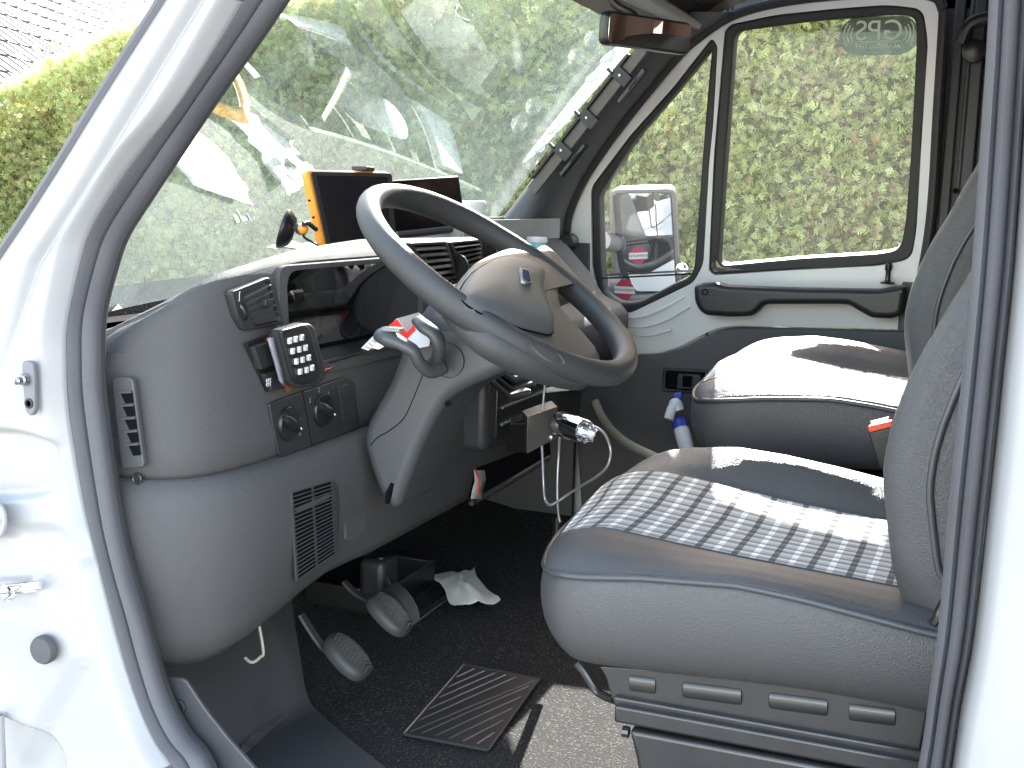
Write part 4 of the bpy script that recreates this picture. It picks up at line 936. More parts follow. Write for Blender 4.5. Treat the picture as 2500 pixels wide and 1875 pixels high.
ef = Fr(PP(1280, 676, WC+WN*.0385, WN), WU, WV); e4 = [tuple((PP(x, y, WC+WN*.0385, WN)-ef.O).dot(q) for q in (WU, WV)) for x, y in ((1267,657),(1289,663),(1296,696),(1273,690))]
em = plate('emblem', ef, [e4], .004, M_steel, wh, h=.001, smooth=False)
plate('field', ef, [[(np.array(p)*.74)+np.mean(np.array(e4), 0)*.26 for p in e4]], .003, mat('emblem_blue', (.02, .05, .09), .2), em, h=.0025, smooth=False)
MB().lathe([(.026, 0), (.0255, .0015), (.024, .0015), (.0235, .0)], PP(1335, 862, WC+WN*.014, WN), WN, 30).build('rear_hub_ring', M_leather, wh)
for p0, p1 in (((1130,520),(1142,545)), ((1306,628),(1318,618))):
    pass

# ------------------------------------------------------------------ steering column and stalks
col = thing('steering_column', 'moulded grey steering column cowl running down into the dashboard', 'steering column', tuple(WC-WN*.2))
def csec(s, dx, hw, hf, hr, y=1.55, n=24, e=5.0):
    c = WC-WN*s+np.array([dx, 0, 0]); c[1] = y; r = []
    for k in range(n):
        a = 2*math.pi*k/n; ca, sa = math.cos(a), math.sin(a); q = (abs(ca)**e+abs(sa)**e)**(-1/e)
        r.append(c+WU*(hr if ca > 0 else hf)*ca*q+WV*hw*sa*q)
    return r
rows = [csec(.035, 0, .050, .045, .045), csec(.045, 0, .062, .055, .055), csec(.075, 0, .066, .060, .058), csec(.13, 0, .066, .062, .056), csec(.17, 0, .062, .055, .042), csec(.20, 0, .05, .045, .03)]
MB().grid(rows, True).build('upper_cowl', M_shroud, col, ang=180, sub=1)
fc_ = YF(1.478); cwp = [(1040,800),(985,842),(968,880),(945,939),(918,985),(892,1030),(880,1075),(900,1150),(925,1215),(952,1246),(968,1240),(986,1188),(1022,1095),(1058,1022),(1091,972),(1150,940),(1215,915),(1280,885),(1220,810)]
plate('cowl', YF(1.55), [roundpoly(fc_.px(cwp), .02, 5)], .142, M_shroud, col, bev=.016, res=6, ang=50)
MB().tube(cr([PY(p[0], p[1], 1.4785) for p in ((1036,905),(1008,975),(985,1022),(950,1052),(922,1068),(904,1088))], 6), .0007, 6).build('cowl_joint', M_matt, col)
MB().tube([PY(958, 1180, 1.478), PY(950, 1205, 1.478), PY(946, 1228, 1.478)], [.004, .008, .005], 10, flat=.6).build('cowl_notch', M_matt, col)
# joint line
jl = [PY(p[0], p[1], 1.482) for p in ((1034,905),(1020,950),(1000,1000),(975,1040),(930,1070),(905,1090))]
# stalks: thick hooked levers
def stalk(name, pts, rad, Y, tip):
    P = cr([PY(p[0], p[1], p[2] if len(p) > 2 else Y) for p in pts], 6); r = np.interp(np.linspace(0, 1, len(P)), [0, .18, .3, 1], rad)
    o = MB().tube(P, r, 14, flat=.72).build(name, M_shroud, col, ang=180); return o
s1 = stalk('stalk', [(932,818,1.40),(950,826,1.395),(985,842,1.395),(1010,858,1.40),(1024,885,1.41),(1048,905,1.43),(1082,895,1.46)], [.015, .0165, .012, .011], 1.42, 0)
s1.name = 'indicator_stalk'
s2 = stalk('wiper_stalk', [(1020,782,1.44),(1040,800,1.43),(1060,815,1.43),(1072,840,1.435),(1068,872,1.45),(1050,898,1.47)], [.010, .0125, .012, .012], 1.45, 0)
f = Fr(PY(962, 812, 1.385), np.array([.82, -.12, -.5])/np.linalg.norm([.82, -.12, -.5]), (0.3, .1, .5))
MB().box(PY(958, 815, 1.392)+np.array([0, 0, .006]), (.028, .014, .006)).build('stalk_button', mat('stalk_grey', (.22, .23, .23), .4), s1, bevel=.002)
hole = MB().lathe([(.024, -.002), (.024, .002), (.0001, .002)], PY(1095, 880, 1.478), (0, 1, 0), 24).build('stalk_slot', M_matt, col)
MB().lathe([(.0045, 0), (.0045, -.002), (.0001, -.002)], PY(1095, 985, 1.478), (0, 1, 0), 12).build('screw_hole', M_matt, col)

# red and white card tucked behind the stalk, ticket beneath
cd = thing('red_white_card', 'red and white card tucked between the indicator stalk and the binnacle', 'card', tuple(PY(985, 800, 1.47)))
f = YF(1.465)
plate('card', f, [f.px([(903,848),(968,778),(1021,763),(1054,790),(1048,845),(1010,852),(962,832),(925,853)])], .0015, M_label, cd, smooth=False)
plate('red_print', f, [f.px([(930,812),(970,778),(994,811),(1011,792),(1016,806),(994,828),(966,816)])], .0006, M_red, cd, h=.0014, smooth=False)
plate('grey_corner', f, [f.px([(972,777),(1021,763),(1030,774),(1010,791),(994,809)])], .0006, mat('grey_print', (.3, .27, .26), .5), cd, h=.0014, smooth=False)
tk = thing('ticket', 'pale ticket with small grey print lying by the red card', 'ticket', tuple(PY(905, 838, 1.45)))
f = YF(1.452)
plate('paper', f, [f.px([(882,850),(925,806),(938,822),(900,856)])], .001, M_label, tk, smooth=False)
mb = MB()
for k in range(5):
    q = f.px([(893+k*7, 846-k*7.5), (905+k*7, 853-k*7.5)]); mb.add([f.w(*q[0], .001), f.w(*q[1], .001), f.w(q[1][0]+.0004, q[1][1]+.0012, .001), f.w(q[0][0]+.0004, q[0][1]+.0012, .001)], [(0, 1, 2, 3)])
mb.build('print', mat('grey_print'), tk, smooth=False) if False else mb.build('print', MATS['grey_print'], tk, smooth=False)

# ------------------------------------------------------------------ keypad transmitter on the dash
kb = thing('keypad', 'black handset keypad with twelve pale keys stuck on the dashboard', 'keypad', tuple(PX(715, 870, -.84)))
fk = XF(-.838)
plate('case', fk, [fk.px(roundpoly([(674,806),(738,787),(753,797),(779,900),(778,925),(757,942),(716,947),(706,930)], 8))], .022, M_dark, kb, bev=.004, h=0, res=3)
fk = XF(-.821)
plate('face', fk, [fk.px(roundpoly([(680,806),(738,790),(752,800),(776,896),(775,922),(755,936),(722,938),(712,925)], 9))], .008, M_black, kb, bev=.003, res=3)
fk2 = XF(-.816)
ks = ['1','2','3','4','5','6','7','8','9','C','0','#']; pos = [(706,832),(720,828),(735,824),(713,857),(729,853),(744,849),(722,882),(737,878),(752,873),(731,907),(747,903),(760,898)]
for c_, (x, y) in zip(ks, pos):
    q = fk2.px([(x, y)])[0]; kk = MB().box(fk2.w(*q, .001), (.004, .0068, .0078)).build('key', M_key, kb, bevel=.001)
    text(c_, fk2, q[0], q[1], .0055, MATS['grey_print'], 'lettering', kk, .0036)
MB().grid([[PX(x, y, -.846) for x, y in r] for r in (((655,826),(668,822)), ((662,852),(676,852)), ((672,885),(690,905)), ((684,930),(694,945)))]).build('pad_tape', mat('pale_tape', (.22, .22, .26), .6), kb, solid=.004)
MB().tube(cr([PX(p[0], p[1], -.845) for p in ((772,904),(790,903),(806,900),(812,894))], 5), .0012, 6).build('wire', mat('red_wire', (.35, .03, .02), .3), kb)
MB().tube(cr([PX(p[0], p[1], -.846) for p in ((775,912),(795,909),(812,898))], 5), .001, 6).build('wire', M_black, kb)
pen = thing('pen', 'black pen lying along the lower edge of the instrument binnacle', 'pen', tuple(PX(850, 865, -.86)))
MB().tube([PX(800, 885, -.872), PX(905, 852, -.872)], .003, 8).build('barrel', M_black, pen)
MB().tube([PX(905, 852, -.872), PX(926, 845, -.872)], [.0045, .004], 10).build('clip_cap', M_chrome, pen)

# ------------------------------------------------------------------ screens on the dash
def screen(name, label, corners_c, X0, nrm, wv, hv, body_m, thick, cat):
    t = thing(name, label, cat, tuple(PX(*corners_c, X0))); O = PX(*corners_c, X0); n = np.array(nrm, float); n /= np.linalg.norm(n)
    U = np.cross([0, 0, 1.], n); U /= np.linalg.norm(U); V = np.cross(n, U); f = Fr(O, U, V)
    if f.N.dot(n) < 0: U = -U; f = Fr(O, U, V)
    return t, f
tb, f = screen('orange_tablet', 'tablet screen in an orange bumper frame standing on the dash', (858, 507), -1.03, (.90, -.42, .16), .2, .13, M_orange, .01, 'tablet')
cs = f.px([(745,414),(952,418),(960,600),(788,607)]); qq = [tuple(p) for p in cs]
plate('bumper', f, [roundpoly(qq, .012)], .018, M_orange, tb, bev=.004, h=-.008, res=3)
ins = lambda q, k: [tuple(np.array(p)+(np.mean(np.array(q), 0)-np.array(p))*k) for p in q]
plate('bezel', f, [roundpoly([(p[0]+.0045, p[1]-.001) for p in ins(qq, .035)], .008)], .004, M_dark, tb, h=.002, bev=.001)
plate('display', f, [roundpoly([(p[0]+.003, p[1]) for p in ins(qq, .16)], .003)], .001, M_screen, tb, h=.0045, smooth=False)
q = f.px([(893,410)])[0]; MB().box(f.w(q[0], q[1], -.008), (.03, .03, .008)).build('top_clip', M_dark, tb, bevel=.002)
for p in ((754,490),(764,531)): q = f.px([p])[0]; MB().lathe([(.002, 0), (.002, .002), (.0001, .002)], f.w(q[0], q[1], .0005), f.N, 10).build('hole', M_matt, tb)
t2, f = screen('black_tablet', 'flat black monitor screen behind the steering wheel rim', (1040, 497), -1.05, (.90, -.42, .2), .2, .12, M_black, .01, 'monitor')
qq = f.px([(946,441),(1121,429),(1140,562),(965,585)])
plate('case', f, [roundpoly(qq, .006)], .014, M_black, t2, bev=.003, h=-.007)
plate('display', f, [ins(qq, .06)], .001, mat('monitor_glass', (.004, .004, .005), .12), t2, h=.0012, smooth=False)
q = f.px([(965,575),(1140,556)]); MB().tube([f.w(*q[0], .004), f.w(*q[1], .004)], .007, 8).build('lower_bar', M_dash2, t2)
mt = thing('suction_mount', 'black suction cup mount with orange ball joint beside the orange tablet', 'mount', tuple(PX(712, 570, -1.06)))
c = PX(715, 566, -1.06); ax = c-PX(742, 556, -1.04); ax = np.array([-.75, -.35, .25])
MB().lathe([(.0001, .006), (.012, .005), (.024, .010), (.031, .020), (.0335, .026), (.0315, .027), (.020, .018), (.0001, .014)], c-np.array(ax)*.01, ax, 32).build('cup', M_black, mt, ang=180)
MB().lathe([(.0001, -.008), (.009, -.006), (.010, .004), (.007, .010), (.0001, .010)], PX(738, 560, -1.045), (-.8, -.3, .1), 18).build('hub', M_steel, mt)
b_ = PX(741, 560, -1.03); MB().lathe([(.0001, -.008)]+[(.008*math.cos(a), .008*math.sin(a)) for a in np.linspace(-1.3, 1.3, 8)]+[(.0001, .008)], b_, (0, 0, 1), 16).build('ball_joint', M_orange, mt)
MB().tube(cr([PX(p[0], p[1], -1.02) for p in ((741,548),(752,545),(766,556),(772,560))], 5), .004, 8).build('arm', M_black, mt)
MB().tube(cr([PX(p[0], p[1], -1.03) for p in ((740,560),(742,578),(760,590),(780,602))], 6), .002, 6).build('cable', M_black, mt)

# jar, open tray box, blue lidded cup
O = PX(1156, 522, -1.07); O[2] = .822
jr = thing('white_jar', 'white translucent screw lid jar standing behind the black monitor', 'jar', tuple(O)); k_ = np.linalg.norm(O-EYE)/2900
MB().lathe([(.0001, 0), (22*k_, 0), (24*k_, 3*k_), (25*k_, 40*k_), (24*k_, 44*k_)], O, (0, 0, 1), 28).build('body', mat('jar_plastic', (.55, .55, .57), .35), jr, ang=50)
MB().lathe([(24*k_, 42*k_), (29*k_, 44*k_), (29*k_, 60*k_), (30*k_, 62*k_), (30*k_, 70*k_), (27*k_, 73*k_), (.0001, 73*k_)], O, (0, 0, 1), 28).build('lid', M_whitep, jr, ang=50)
bx_ = thing('open_tray', 'grey open compartment tray at the passenger end of the dash top', 'tray', (-1.05, 2.5, .81))
x0, x1, y0_, y1_, z0_, z1_ = -1.125, -.985, 2.16, 2.715, .803, .850
wt = .006; mb = MB()
mb.box(((x0+x1)/2, (y0_+y1_)/2, z0_+.003), (x1-x0, y1_-y0_, .006)); mb.box((x1-wt/2, (y0_+y1_)/2, (z0_+z1_)/2+.003), (wt, y1_-y0_, z1_-z0_-.006)); mb.box((x0+wt/2, (y0_+y1_)/2, (z0_+z1_)/2+.003), (wt, y1_-y0_, z1_-z0_-.006))
mb.box(((x0+x1)/2, y0_+wt/2, (z0_+z1_)/2+.003), (x1-x0-2*wt-.001, wt, z1_-z0_-.006)); mb.box(((x0+x1)/2, y1_-wt/2, (z0_+z1_)/2+.003), (x1-x0-2*wt-.001, wt, z1_-z0_-.006)); mb.build('tray', M_cargo, bx_, smooth=False, bevel=.001)
for y_, s_ in ((2.30, .02), (2.42, -.01), (2.55, .02)): MB().box(((x0+x1)/2, y_, z0_+.028), (x1-x0-2*wt-.002, .004, .030)).build('divider', M_cargo, bx_, smooth=False)
MB().box(((x0+x1)/2, 2.62, z0_+.024), (.09, .07, .028)).build('inner_box', M_whitep, bx_, bevel=.003)
O = PX(1310, 606, -.955); O[2] = PX(1310, 612, -.955)[2]-.012; k_ = np.linalg.norm(O-EYE)/2900
cp = thing('cup', 'small cup with cyan label and white lid by the wheel rim', 'cup', tuple(O))
MB().lathe([(.0001, 0), (21*k_, 0), (23*k_, 34*k_)], O, (0, 0, 1), 24).build('body', M_cyan, cp, ang=50)
MB().lathe([(23*k_, 33*k_), (26*k_, 34*k_), (26*k_, 43*k_), (24*k_, 46*k_), (.0001, 46*k_)], O, (0, 0, 1), 24).build('lid', M_whitep, cp, ang=50)
O = PY(1389, 588, 2.76)
MB().lathe([(.018, .02), (.018, -.012), (.015, -.017), (.0001, -.017)], O, (0, 1, 0), 24).build('end_knob', M_dark, dash, ang=50)
# paper and foil lying on the dash top, seen mostly as reflections
def sheet(name, label, cat, c, sx, sy, rot, mtl, amp, seed, z=.797):
    r_ = np.random.default_rng(seed); n = 12; g = []
    H = r_.normal(0, amp, (n, n)); H = (H+np.roll(H, 1, 0)+np.roll(H, 1, 1))/2
    for i in range(n):
        r = []
        for j in range(n):
            a = (i/(n-1)-.5)*sx; b = (j/(n-1)-.5)*sy; r.append((c[0]+a*math.cos(rot)-b*math.sin(rot), c[1]+a*math.sin(rot)+b*math.cos(rot), z+abs(H[i, j])+.001))
        g.append(r)
    o = MB().grid(g).build(name, mtl, None, solid=.0008, ang=25); tag(o, label, cat)
sheet('paper_sheet', 'crumpled white paper on the dash top in front of the orange tablet', 'paper', (-1.16, 1.86), .10, .17, .3, M_whitep, .004, 3)
sheet('foil_sheet', 'crinkled silver foil packet on the dash behind the black monitor', 'foil', (-1.17, 2.12), .08, .14, -.2, M_steel, .007, 5)

# ------------------------------------------------------------------ phone holder box, adapter, cables
bx2 = thing('metal_box', 'steel plated box bracket clamped beside the centre console', 'bracket', tuple(PY(1320, 1060, 1.86)))
f = YF(1.84)
fr_ = [PY(1287, 1018, 1.84), PY(1361, 992, 1.90), PY(1366, 1066, 1.90), PY(1287, 1108, 1.84)]
MB().prism(fr_, (-.03, .05, 0)).build('box', mat('box_steel', (.16, .155, .15), .35, .6), bx2, smooth=False, bevel=.001)
MB().prism([PY(1247, 1035, 1.87), PY(1287, 1020, 1.855), PY(1284, 1106, 1.855), PY(1238, 1104, 1.87)], (-.02, .05, 0)).build('clamp', M_black, bx2, bevel=.002)
MB().tube([PY(1247, 1036, 1.865), PY(1279, 1034, 1.85)], .0012, 6).build('edge', M_steel, bx2)
for (p, y_) in (((1355,1045), 1.885), ((1345,1068), 1.88)): MB().lathe([(.004, 0), (.004, -.004), (.0001, -.005)], PY(*p, y_), (0, 1, 0), 8).build('screw', M_steel, bx2)
ad = thing('chrome_socket', 'shiny chrome cigarette lighter socket with springy contacts', 'socket', tuple(PY(1400, 1045, 1.84)))
a = PY(1366, 1034, 1.87); b = PY(1430, 1056, 1.82); ax = b-a; La = np.linalg.norm(ax); r_ = .0215
MB().lathe([(.0001, 0), (r_*.9, 0), (r_, .003), (r_, La*.62), (r_*.96, La*.64), (r_*.96, La*.97), (r_*.88, La), (r_*.86, La*.7), (.0001, La*.7)], a, ax, 32).build('barrel', M_chrome, ad, ang=40)
mb = MB(); axn = ax/La; u_ = np.cross(axn, [0, 0, 1]); u_ /= np.linalg.norm(u_); w_ = np.cross(axn, u_)
for k in range(9):
    t = R(40*k); d_ = u_*math.cos(t)+w_*math.sin(t); mb.tube(cr([a+axn*La*.9+d_*r_*.7, a+axn*La*1.12+d_*r_*.75, a+axn*La*1.2+d_*r_*.4], 3), .0011, 5)
mb.build('contacts', M_chrome, ad)
def cable(name, label, pts, r, mt, beads=True, cat='cable'):
    P = np.array(cr([PY(*p) for p in pts], 14)); d = np.r_[0, np.cumsum(np.linalg.norm(np.diff(P, axis=0), axis=1))]
    n = int(d[-1]/.0012); t = np.linspace(0, d[-1], n); Q = np.stack([np.interp(t, d, P[:, k]) for k in range(3)], 1)
    rr = [r*(1+.22*(i % 2)) for i in range(n)] if beads else r
    o = MB().tube(list(Q), rr, 7).build(name, mt, None, ang=180); return tag(o, label, cat)
M_braid = mat('braided_wire', (.45, .45, .46), .35, .7)
cable('braided_cable', 'silver braided cable looping down from the chrome socket', [(1432,1040,1.83),(1456,1044,1.82),(1476,1060,1.81),(1489,1090,1.80),(1490,1115,1.80),(1480,1142,1.80),(1455,1165,1.81),(1425,1183,1.82),(1390,1205,1.83),(1362,1224,1.83),(1342,1233,1.83),(1331,1220,1.84),(1327,1180,1.84),(1325,1130,1.85),(1323,1088,1.86)], .0021, M_braid)
cable('braided_cable', 'silver braided cable hanging straight down to the black floor tube', [(1366,1060,1.89),(1364,1110,1.87),(1361,1170,1.86),(1361,1220,1.85),(1364,1258,1.85),(1368,1275,1.85)], .0021, M_braid)
cable('braided_cable', 'silver braided cable rising behind the steering wheel bottom rim', [(1333,915,1.86),(1329,950,1.86),(1326,985,1.86),(1325,1003,1.86)], .0021, M_braid)
o = MB().lathe([(.0085, 0), (.0085, -.16), (.0001, -.16)], PY(1362, 1262, 1.86), (0, 0, 1), 16).build('floor_tube', M_black, None, ang=40); tag(o, 'black upright tube on the floor that takes the braided cable', 'tube')
us = thing('memory_stick', 'slim pale memory stick poking out below the steering wheel', 'memory stick', tuple(PY(1370, 948, 1.86)))
MB().tube([PY(1335, 953, 1.88), PY(1375, 948, 1.86)], .0042, 8, flat=1).build('body', M_key, us); MB().tube([PY(1376, 948, 1.86), PY(1396, 945, 1.85)], .0046, 8).build('cap', M_whitep, us)

# hose and spray bottle by the passenger door
o = MB().tube(cr([PY(1452, 980, 2.70), PY(1470, 1018, 2.68), PY(1495, 1052, 2.62), PY(1535, 1085, 2.52), PY(1590, 1112, 2.42), PY(1650, 1140, 2.36)], 8), .010, 14).build('cream_hose', M_cream, None, ang=180); tag(o, 'thick cream coloured hose curving along the passenger footwell', 'hose')
sb = thing('spray_bottle', 'white spray bottle with blue bands standing by the passenger seat', 'bottle', tuple(PY(1660, 1065, 2.62)))
a = PY(1672, 1080, 2.62); b = PY(1645, 978, 2.68); ax = b-a; La = np.linalg.norm(ax)
MB().lathe([(.0001, -.03), (.016, -.03), (.018, 0), (.018, La*.35), (.017, La*.42)], a, ax, 22).build('body', M_whitep, sb, ang=50)
MB().lathe([(.0192, La*.30), (.0192, La*.46), (.013, La*.56)], a, ax, 22).build('blue_band', M_bluep, sb, ang=50)
q = PY(1643, 1000, 2.66); MB().tube(cr([PY(1656, 1002, 2.65), PY(1650, 985, 2.65), PY(1640, 1000, 2.64), PY(1632, 1024, 2.63)], 5), [.014]*8+[.012]*8, 12).build('trigger_head', M_whitep, sb)
MB().tube([PY(1650, 970, 2.66), PY(1666, 966, 2.66)], .010, 12).build('nozzle', M_bluep, sb)

# ------------------------------------------------------------------ seats
def seat(label):
    t = thing('captain_chair', label, 'van seat', (-.25, 1.54, .10), 'cab seats')
    YN, YF_, XR = 1.28, 1.812, .06
    def zp(x): return np.interp(x, [-.53,-.48,-.44,-.35,-.24,-.17,-.05,.05], [.447,.452,.457,.469,.477,.472,.457,.448])
    uz = [0, .02, .058, .125, .222, .295, .49, .67, .752, .802, .853, .888, .95, .98, 1]
    def zc(x, u):
        f1 = np.interp(x, [-.50,-.48,-.43,-.34,-.26,-.15,0], [.478,.484,.488,.480,.474,.468,.46]); f2 = np.interp(x, [-.50,-.42,-.32,-.25,-.16,0], [.502,.500,.488,.478,.470,.462])
        cr_ = np.interp(x, [-.52,-.46,-.41,-.34,-.27,-.19,-.10,0], [.500,.516,.526,.534,.530,.520,.506,.49])
        v = [0, .010, .022, .022, 0]
        base = zp(x)
        pts = [base, base+.008, f1*.35+base*.65+.012, f1*.8+base*.2+.010, f1, f1-.001, (f1+f2)/2-.006, f2-.002, f2, (f2+cr_)/2, cr_-.004, cr_+.002, cr_-.006, base+.022, base]
        return np.interp(u, uz, pts)
    def top(u, v, up=0):
        Y = YN+(YF_-YN)*u; xf = -.484-.034*math.sin(math.pi*min(1, u*1.0))**.7-.030*u
        cv = min(1, v/.14); k = 1-math.sqrt(max(0, 1-(1-cv)**2))
        Y = Y+(.5-u)*2*.045*k; x = xf+(XR-xf)*v; z = zc(x, u); b = zp(x)-.004*(v < .02)
        fr = math.sqrt(max(0, 1-(1-min(1, v/.17))**2)); return np.array([x, Y, b+(z-b)*fr+up])
    us_ = np.interp(np.linspace(0, 1, 43), np.linspace(0, 1, len(uz)), uz); vs = np.r_[np.linspace(0, .2, 12)**1, np.linspace(.23, 1, 26)]
    MB().grid([[top(u, v) for u in us_] for v in vs]).build('cushion', M_vinyl, t, ang=180)
    # cloth centre panel
    uu = np.linspace(.220, .754, 26); vv = np.r_[np.linspace(.035, .2, 12), np.linspace(.23, 1, 24)]
    mb = MB().grid([[top(u, v, .0016) for u in uu] for v in vv]); me = mb.mesh('cloth_panel'); uvl = me.uv_layers.new(name='UVMap')
    for lp in me.loops:
        co = me.vertices[lp.vertex_index].co; fdist = .035*max(0, (-.50-co.x))/.03
        uvl.data[lp.index].uv = (co.x-.9*(.49-co.z)*(co.x < -.48), co.y)
    link('cloth_panel', me, M_plaid, t, ang=180)
    for u in (.220, .754): MB().tube([top(u, v, .0005) for v in vv], .0016, 6).build('seam', M_pipe, t)
    # piping and skirt
    per = [top(0, v) for v in np.linspace(1, .0, 26)]+[top(u, 0) for u in np.linspace(.04, .96, 22)]+[top(1, v) for v in np.linspace(0, 1, 26)]
    MB().tube(per, .0044, 8).build('piping', M_pipe, t, ang=180)
    cen = np.array([-.2, 1.54, 0]); rows = []; nP = len(per)
    for i, p in enumerate(per):
        tg = per[min(i+1, nP-1)]-per[max(i-1, 0)]; tg[2] = 0; tg /= np.linalg.norm(tg)+1e-9; o_ = np.array([-tg[1], tg[0], 0]) 
        if o_.dot(p-cen) < 0: o_ = -o_
        zb = .345+.008*math.sin(i*.2); r = []
        for k_, (s_, oo) in enumerate(((0, -.002), (.04, .001), (.15, .004), (.35, .005), (.6, .000), (.78, -.010), (.92, -.024), (1, -.045), (1.03, -.09))):
            r.append(np.array([p[0], p[1], p[2]-.002-(p[2]-zb)*s_])+o_*oo)
        rows.append(r)
    MB().grid(rows).build('cushion_skirt', M_vinyl, t, ang=180, sub=1)
    # backrest
    def xb(z): return np.interp(z, [.40,.509,.568,.604,.641,.674,.72,.761,.797,.85,.95,1.1,1.25,1.35], [-.045,-.083,-.094,-.100,-.098,-.092,-.079,-.062,-.043,-.020,.03,.085,.13,.16])
    zs = np.linspace(.43, 1.10, 34); rows = []
    for z in zs:
        x = xb(z); ed_ = .0; n0 = .02*max(0, (z-1.0)/.1)**2; q = max(0, (.52-z)/.09)*.05
        pr_ = [(x+.20, 1.312), (x+.14, 1.306), (x+.075, 1.304+.0), (x+.058+.4*q, 1.303), (x+.050+q, 1.306), (x+.030+q, 1.306), (x+.012+q, 1.314), (x+.002, 1.330), (x, 1.350), (x+.006, 1.372), (x+.026, 1.40), (x+.036, 1.43), (x+.040, 1.49), (x+.041, 1.545)]
        pr_ += [(a, 3.09-b) for a, b in reversed(pr_[:-1])]
        rows.append([np.array([a, b+(1.545-b)*n0*2, z]) for a, b in pr_])
    rows.append([np.array([p[0]+.03, p[1]*.8+1.545*.2, 1.125]) for p in rows[-1]]); rows.append([np.array([.24, 1.545, 1.135]) for p in rows[-1]])
    MB().grid(rows).build('backrest', M_vinyl, t, ang=180)
    zsp = np.linspace(.455, 1.07, 40); MB().tube([np.array([xb(z)+.052+max(0, (.52-z)/.09)*.05*.8, 1.3035, z]) for z in zsp], .0042, 8).build('backrest_piping', M_pipe, t, ang=180)
    MB().box((.13, 1.545, .76), (.10, .44, .60)).build('backrest_shell', M_dash2, t, bevel=.02)
    # hinge cover and plastic gusset at the seat / back corner
    MB().tube(cr([np.array([-.035, 1.297, .455]), np.array([-.028, 1.292, .470]), np.array([-.022, 1.297, .490]), np.array([-.005, 1.299, .505])], 4), [.006, .008, .007, .006, .006, .007, .006, .005, .005, .004, .004, .004, .004], 8).build('hinge_cover', M_black, t)
    # steel frame
    f = YF(1.333)
    fo_ = f.px(roundpoly([(1463,1625),(1480,1650),(1497,1712),(1515,1718),(2245,1832),(2270,1700),(1800,1650)], 8))
    fp = plate('frame_side', f, [fo_], .004, M_metal, t, bev=.0015)
    for (x_, y_, l_) in ((1570,1669,62), (1740,1690,140), (1950,1716,140), (2130,1742,110)):
        a = PY(x_-l_/2, y_-l_*.055, 1.3325); b = PY(x_+l_/2, y_+l_*.075, 1.3325); MB().tube(cr([a, a*.93+b*.07, a*.07+b*.93, b], 4), [.003, .007, .0095, .0105, .011]+[.011]*3+[.011, .0105, .0095, .007, .003], 14, flat=.45, up=(0, 1, 0)).build('pressed_rib', M_metal, fp)
    def bar_(p0, p1, Y, hh, dd): 
        a = PY(*p0, Y); b = PY(*p1, Y); return MB().prism([a, b, b+np.array([0, 0, -hh]), a+np.array([0, 0, -hh])], (0, dd, 0))
    r_ = bar_((1497,1700), (2290,1842), 1.322, .012, .03).build('slide_rail', M_metal, t, bevel=.003)
    r_ = bar_((1500,1722), (2290,1868), 1.312, .022, .04).build('slide_rail', M_metal, t, bevel=.0035)
    MB().prism([PY(1535, 1782, 1.318), PY(2300, 1925, 1.318), np.array([.05, 1.318, .09]), np.array([-.335, 1.318, .09]), PY(1552, 1855, 1.318)], (0, .40, 0)).build('seat_box', M_metal, t, bevel=.006)
    b_ = PY(1530, 1796, 1.318); MB().lathe([(.007, -.006), (.007, .002), (.0001, .002)], b_+np.array([-.002, .01, 0]), (1, 0, 0), 10).build('bolt', M_metal, t)
    MB().tube(cr([PY(1408, 1618, 1.36), PY(1425, 1640, 1.36), PY(1455, 1685, 1.36), PY(1480, 1702, 1.35), PY(1500, 1708, 1.34)], 6), .0055, 10).build('release_bar', M_metal, t)
    return t
s1_ = seat('grey vinyl driver seat with plaid cloth centre, nearest the camera')
def copy_seat(o, dx, dy, dz):
    c = o.copy(); C.objects.link(c); c.location = o.location+Vector((dx, dy, dz))
    for ch in o.children:
        k = ch.copy(); C.objects.link(k); k.parent = c; k.matrix_parent_inverse = ch.matrix_parent_inverse.copy()
        for g in ch.children:
            d = g.copy(); C.objects.link(d); d.parent = k; d.matrix_parent_inverse = g.matrix_parent_inverse.copy()
    return c
s2_ = copy_seat(s1_, -.010, .815, .088); s2_['label'] = 'sunlit grey vinyl passenger seat beyond the driver seat, by the far door'
for ch in list(s2_.children):
    if ch.name.startswith(('frame_side', 'slide_rail', 'release_bar')):
        for g in list(ch.children): bpy.data.objects.remove(g)
        bpy.data.objects.remove(ch)
MB().box((-.20, 2.36, .25), (.36, .36, .30)).build('seat_plinth', M_metal, s2_, bevel=.01)

for ch in s2_.children:
    if ch.name.startswith('backrest'): ch.location.x -= .034
# belt buckle between the seats
bk = thing('belt_buckle', 'black ribbed seat belt buckle with a red press button between the seats', 'seat belt buckle', tuple(PY(2170, 1100, 1.93)))
a = PY(2182, 1140, 1.93); b = PY(2152, 1042, 1.93); ax = (b-a); La = np.linalg.norm(ax); ax /= La; s_ = np.cross(ax, [0, -1, 0]); s_ /= np.linalg.norm(s_); dp = np.array([0, 1., 0])
Mb = np.stack([s_, dp, ax], 1)
MB().box((a+b)/2, (.042, .020, La*.94), Mb).build('housing', M_dark, bk, bevel=.004)
rb = MB()
for k in range(11): rb.box(a+ax*La*(.12+.062*k)-dp*.0105, (.034, .0015, .0018), Mb)
rb.build('grip_ribs', M_black, bk)
MB().box(b+ax*.002-dp*.003, (.038, .017, .010), Mb).build('press_button', mat('buckle_red', (.75, .08, .03), .4), bk, bevel=.002)
MB().box(b+ax*.009+dp*.004, (.030, .006, .006), Mb).build('slot', M_steel, bk, bevel=.001)
MB().box(a-ax*.04, (.018, .006, .09), Mb).build('stem', M_black, bk)

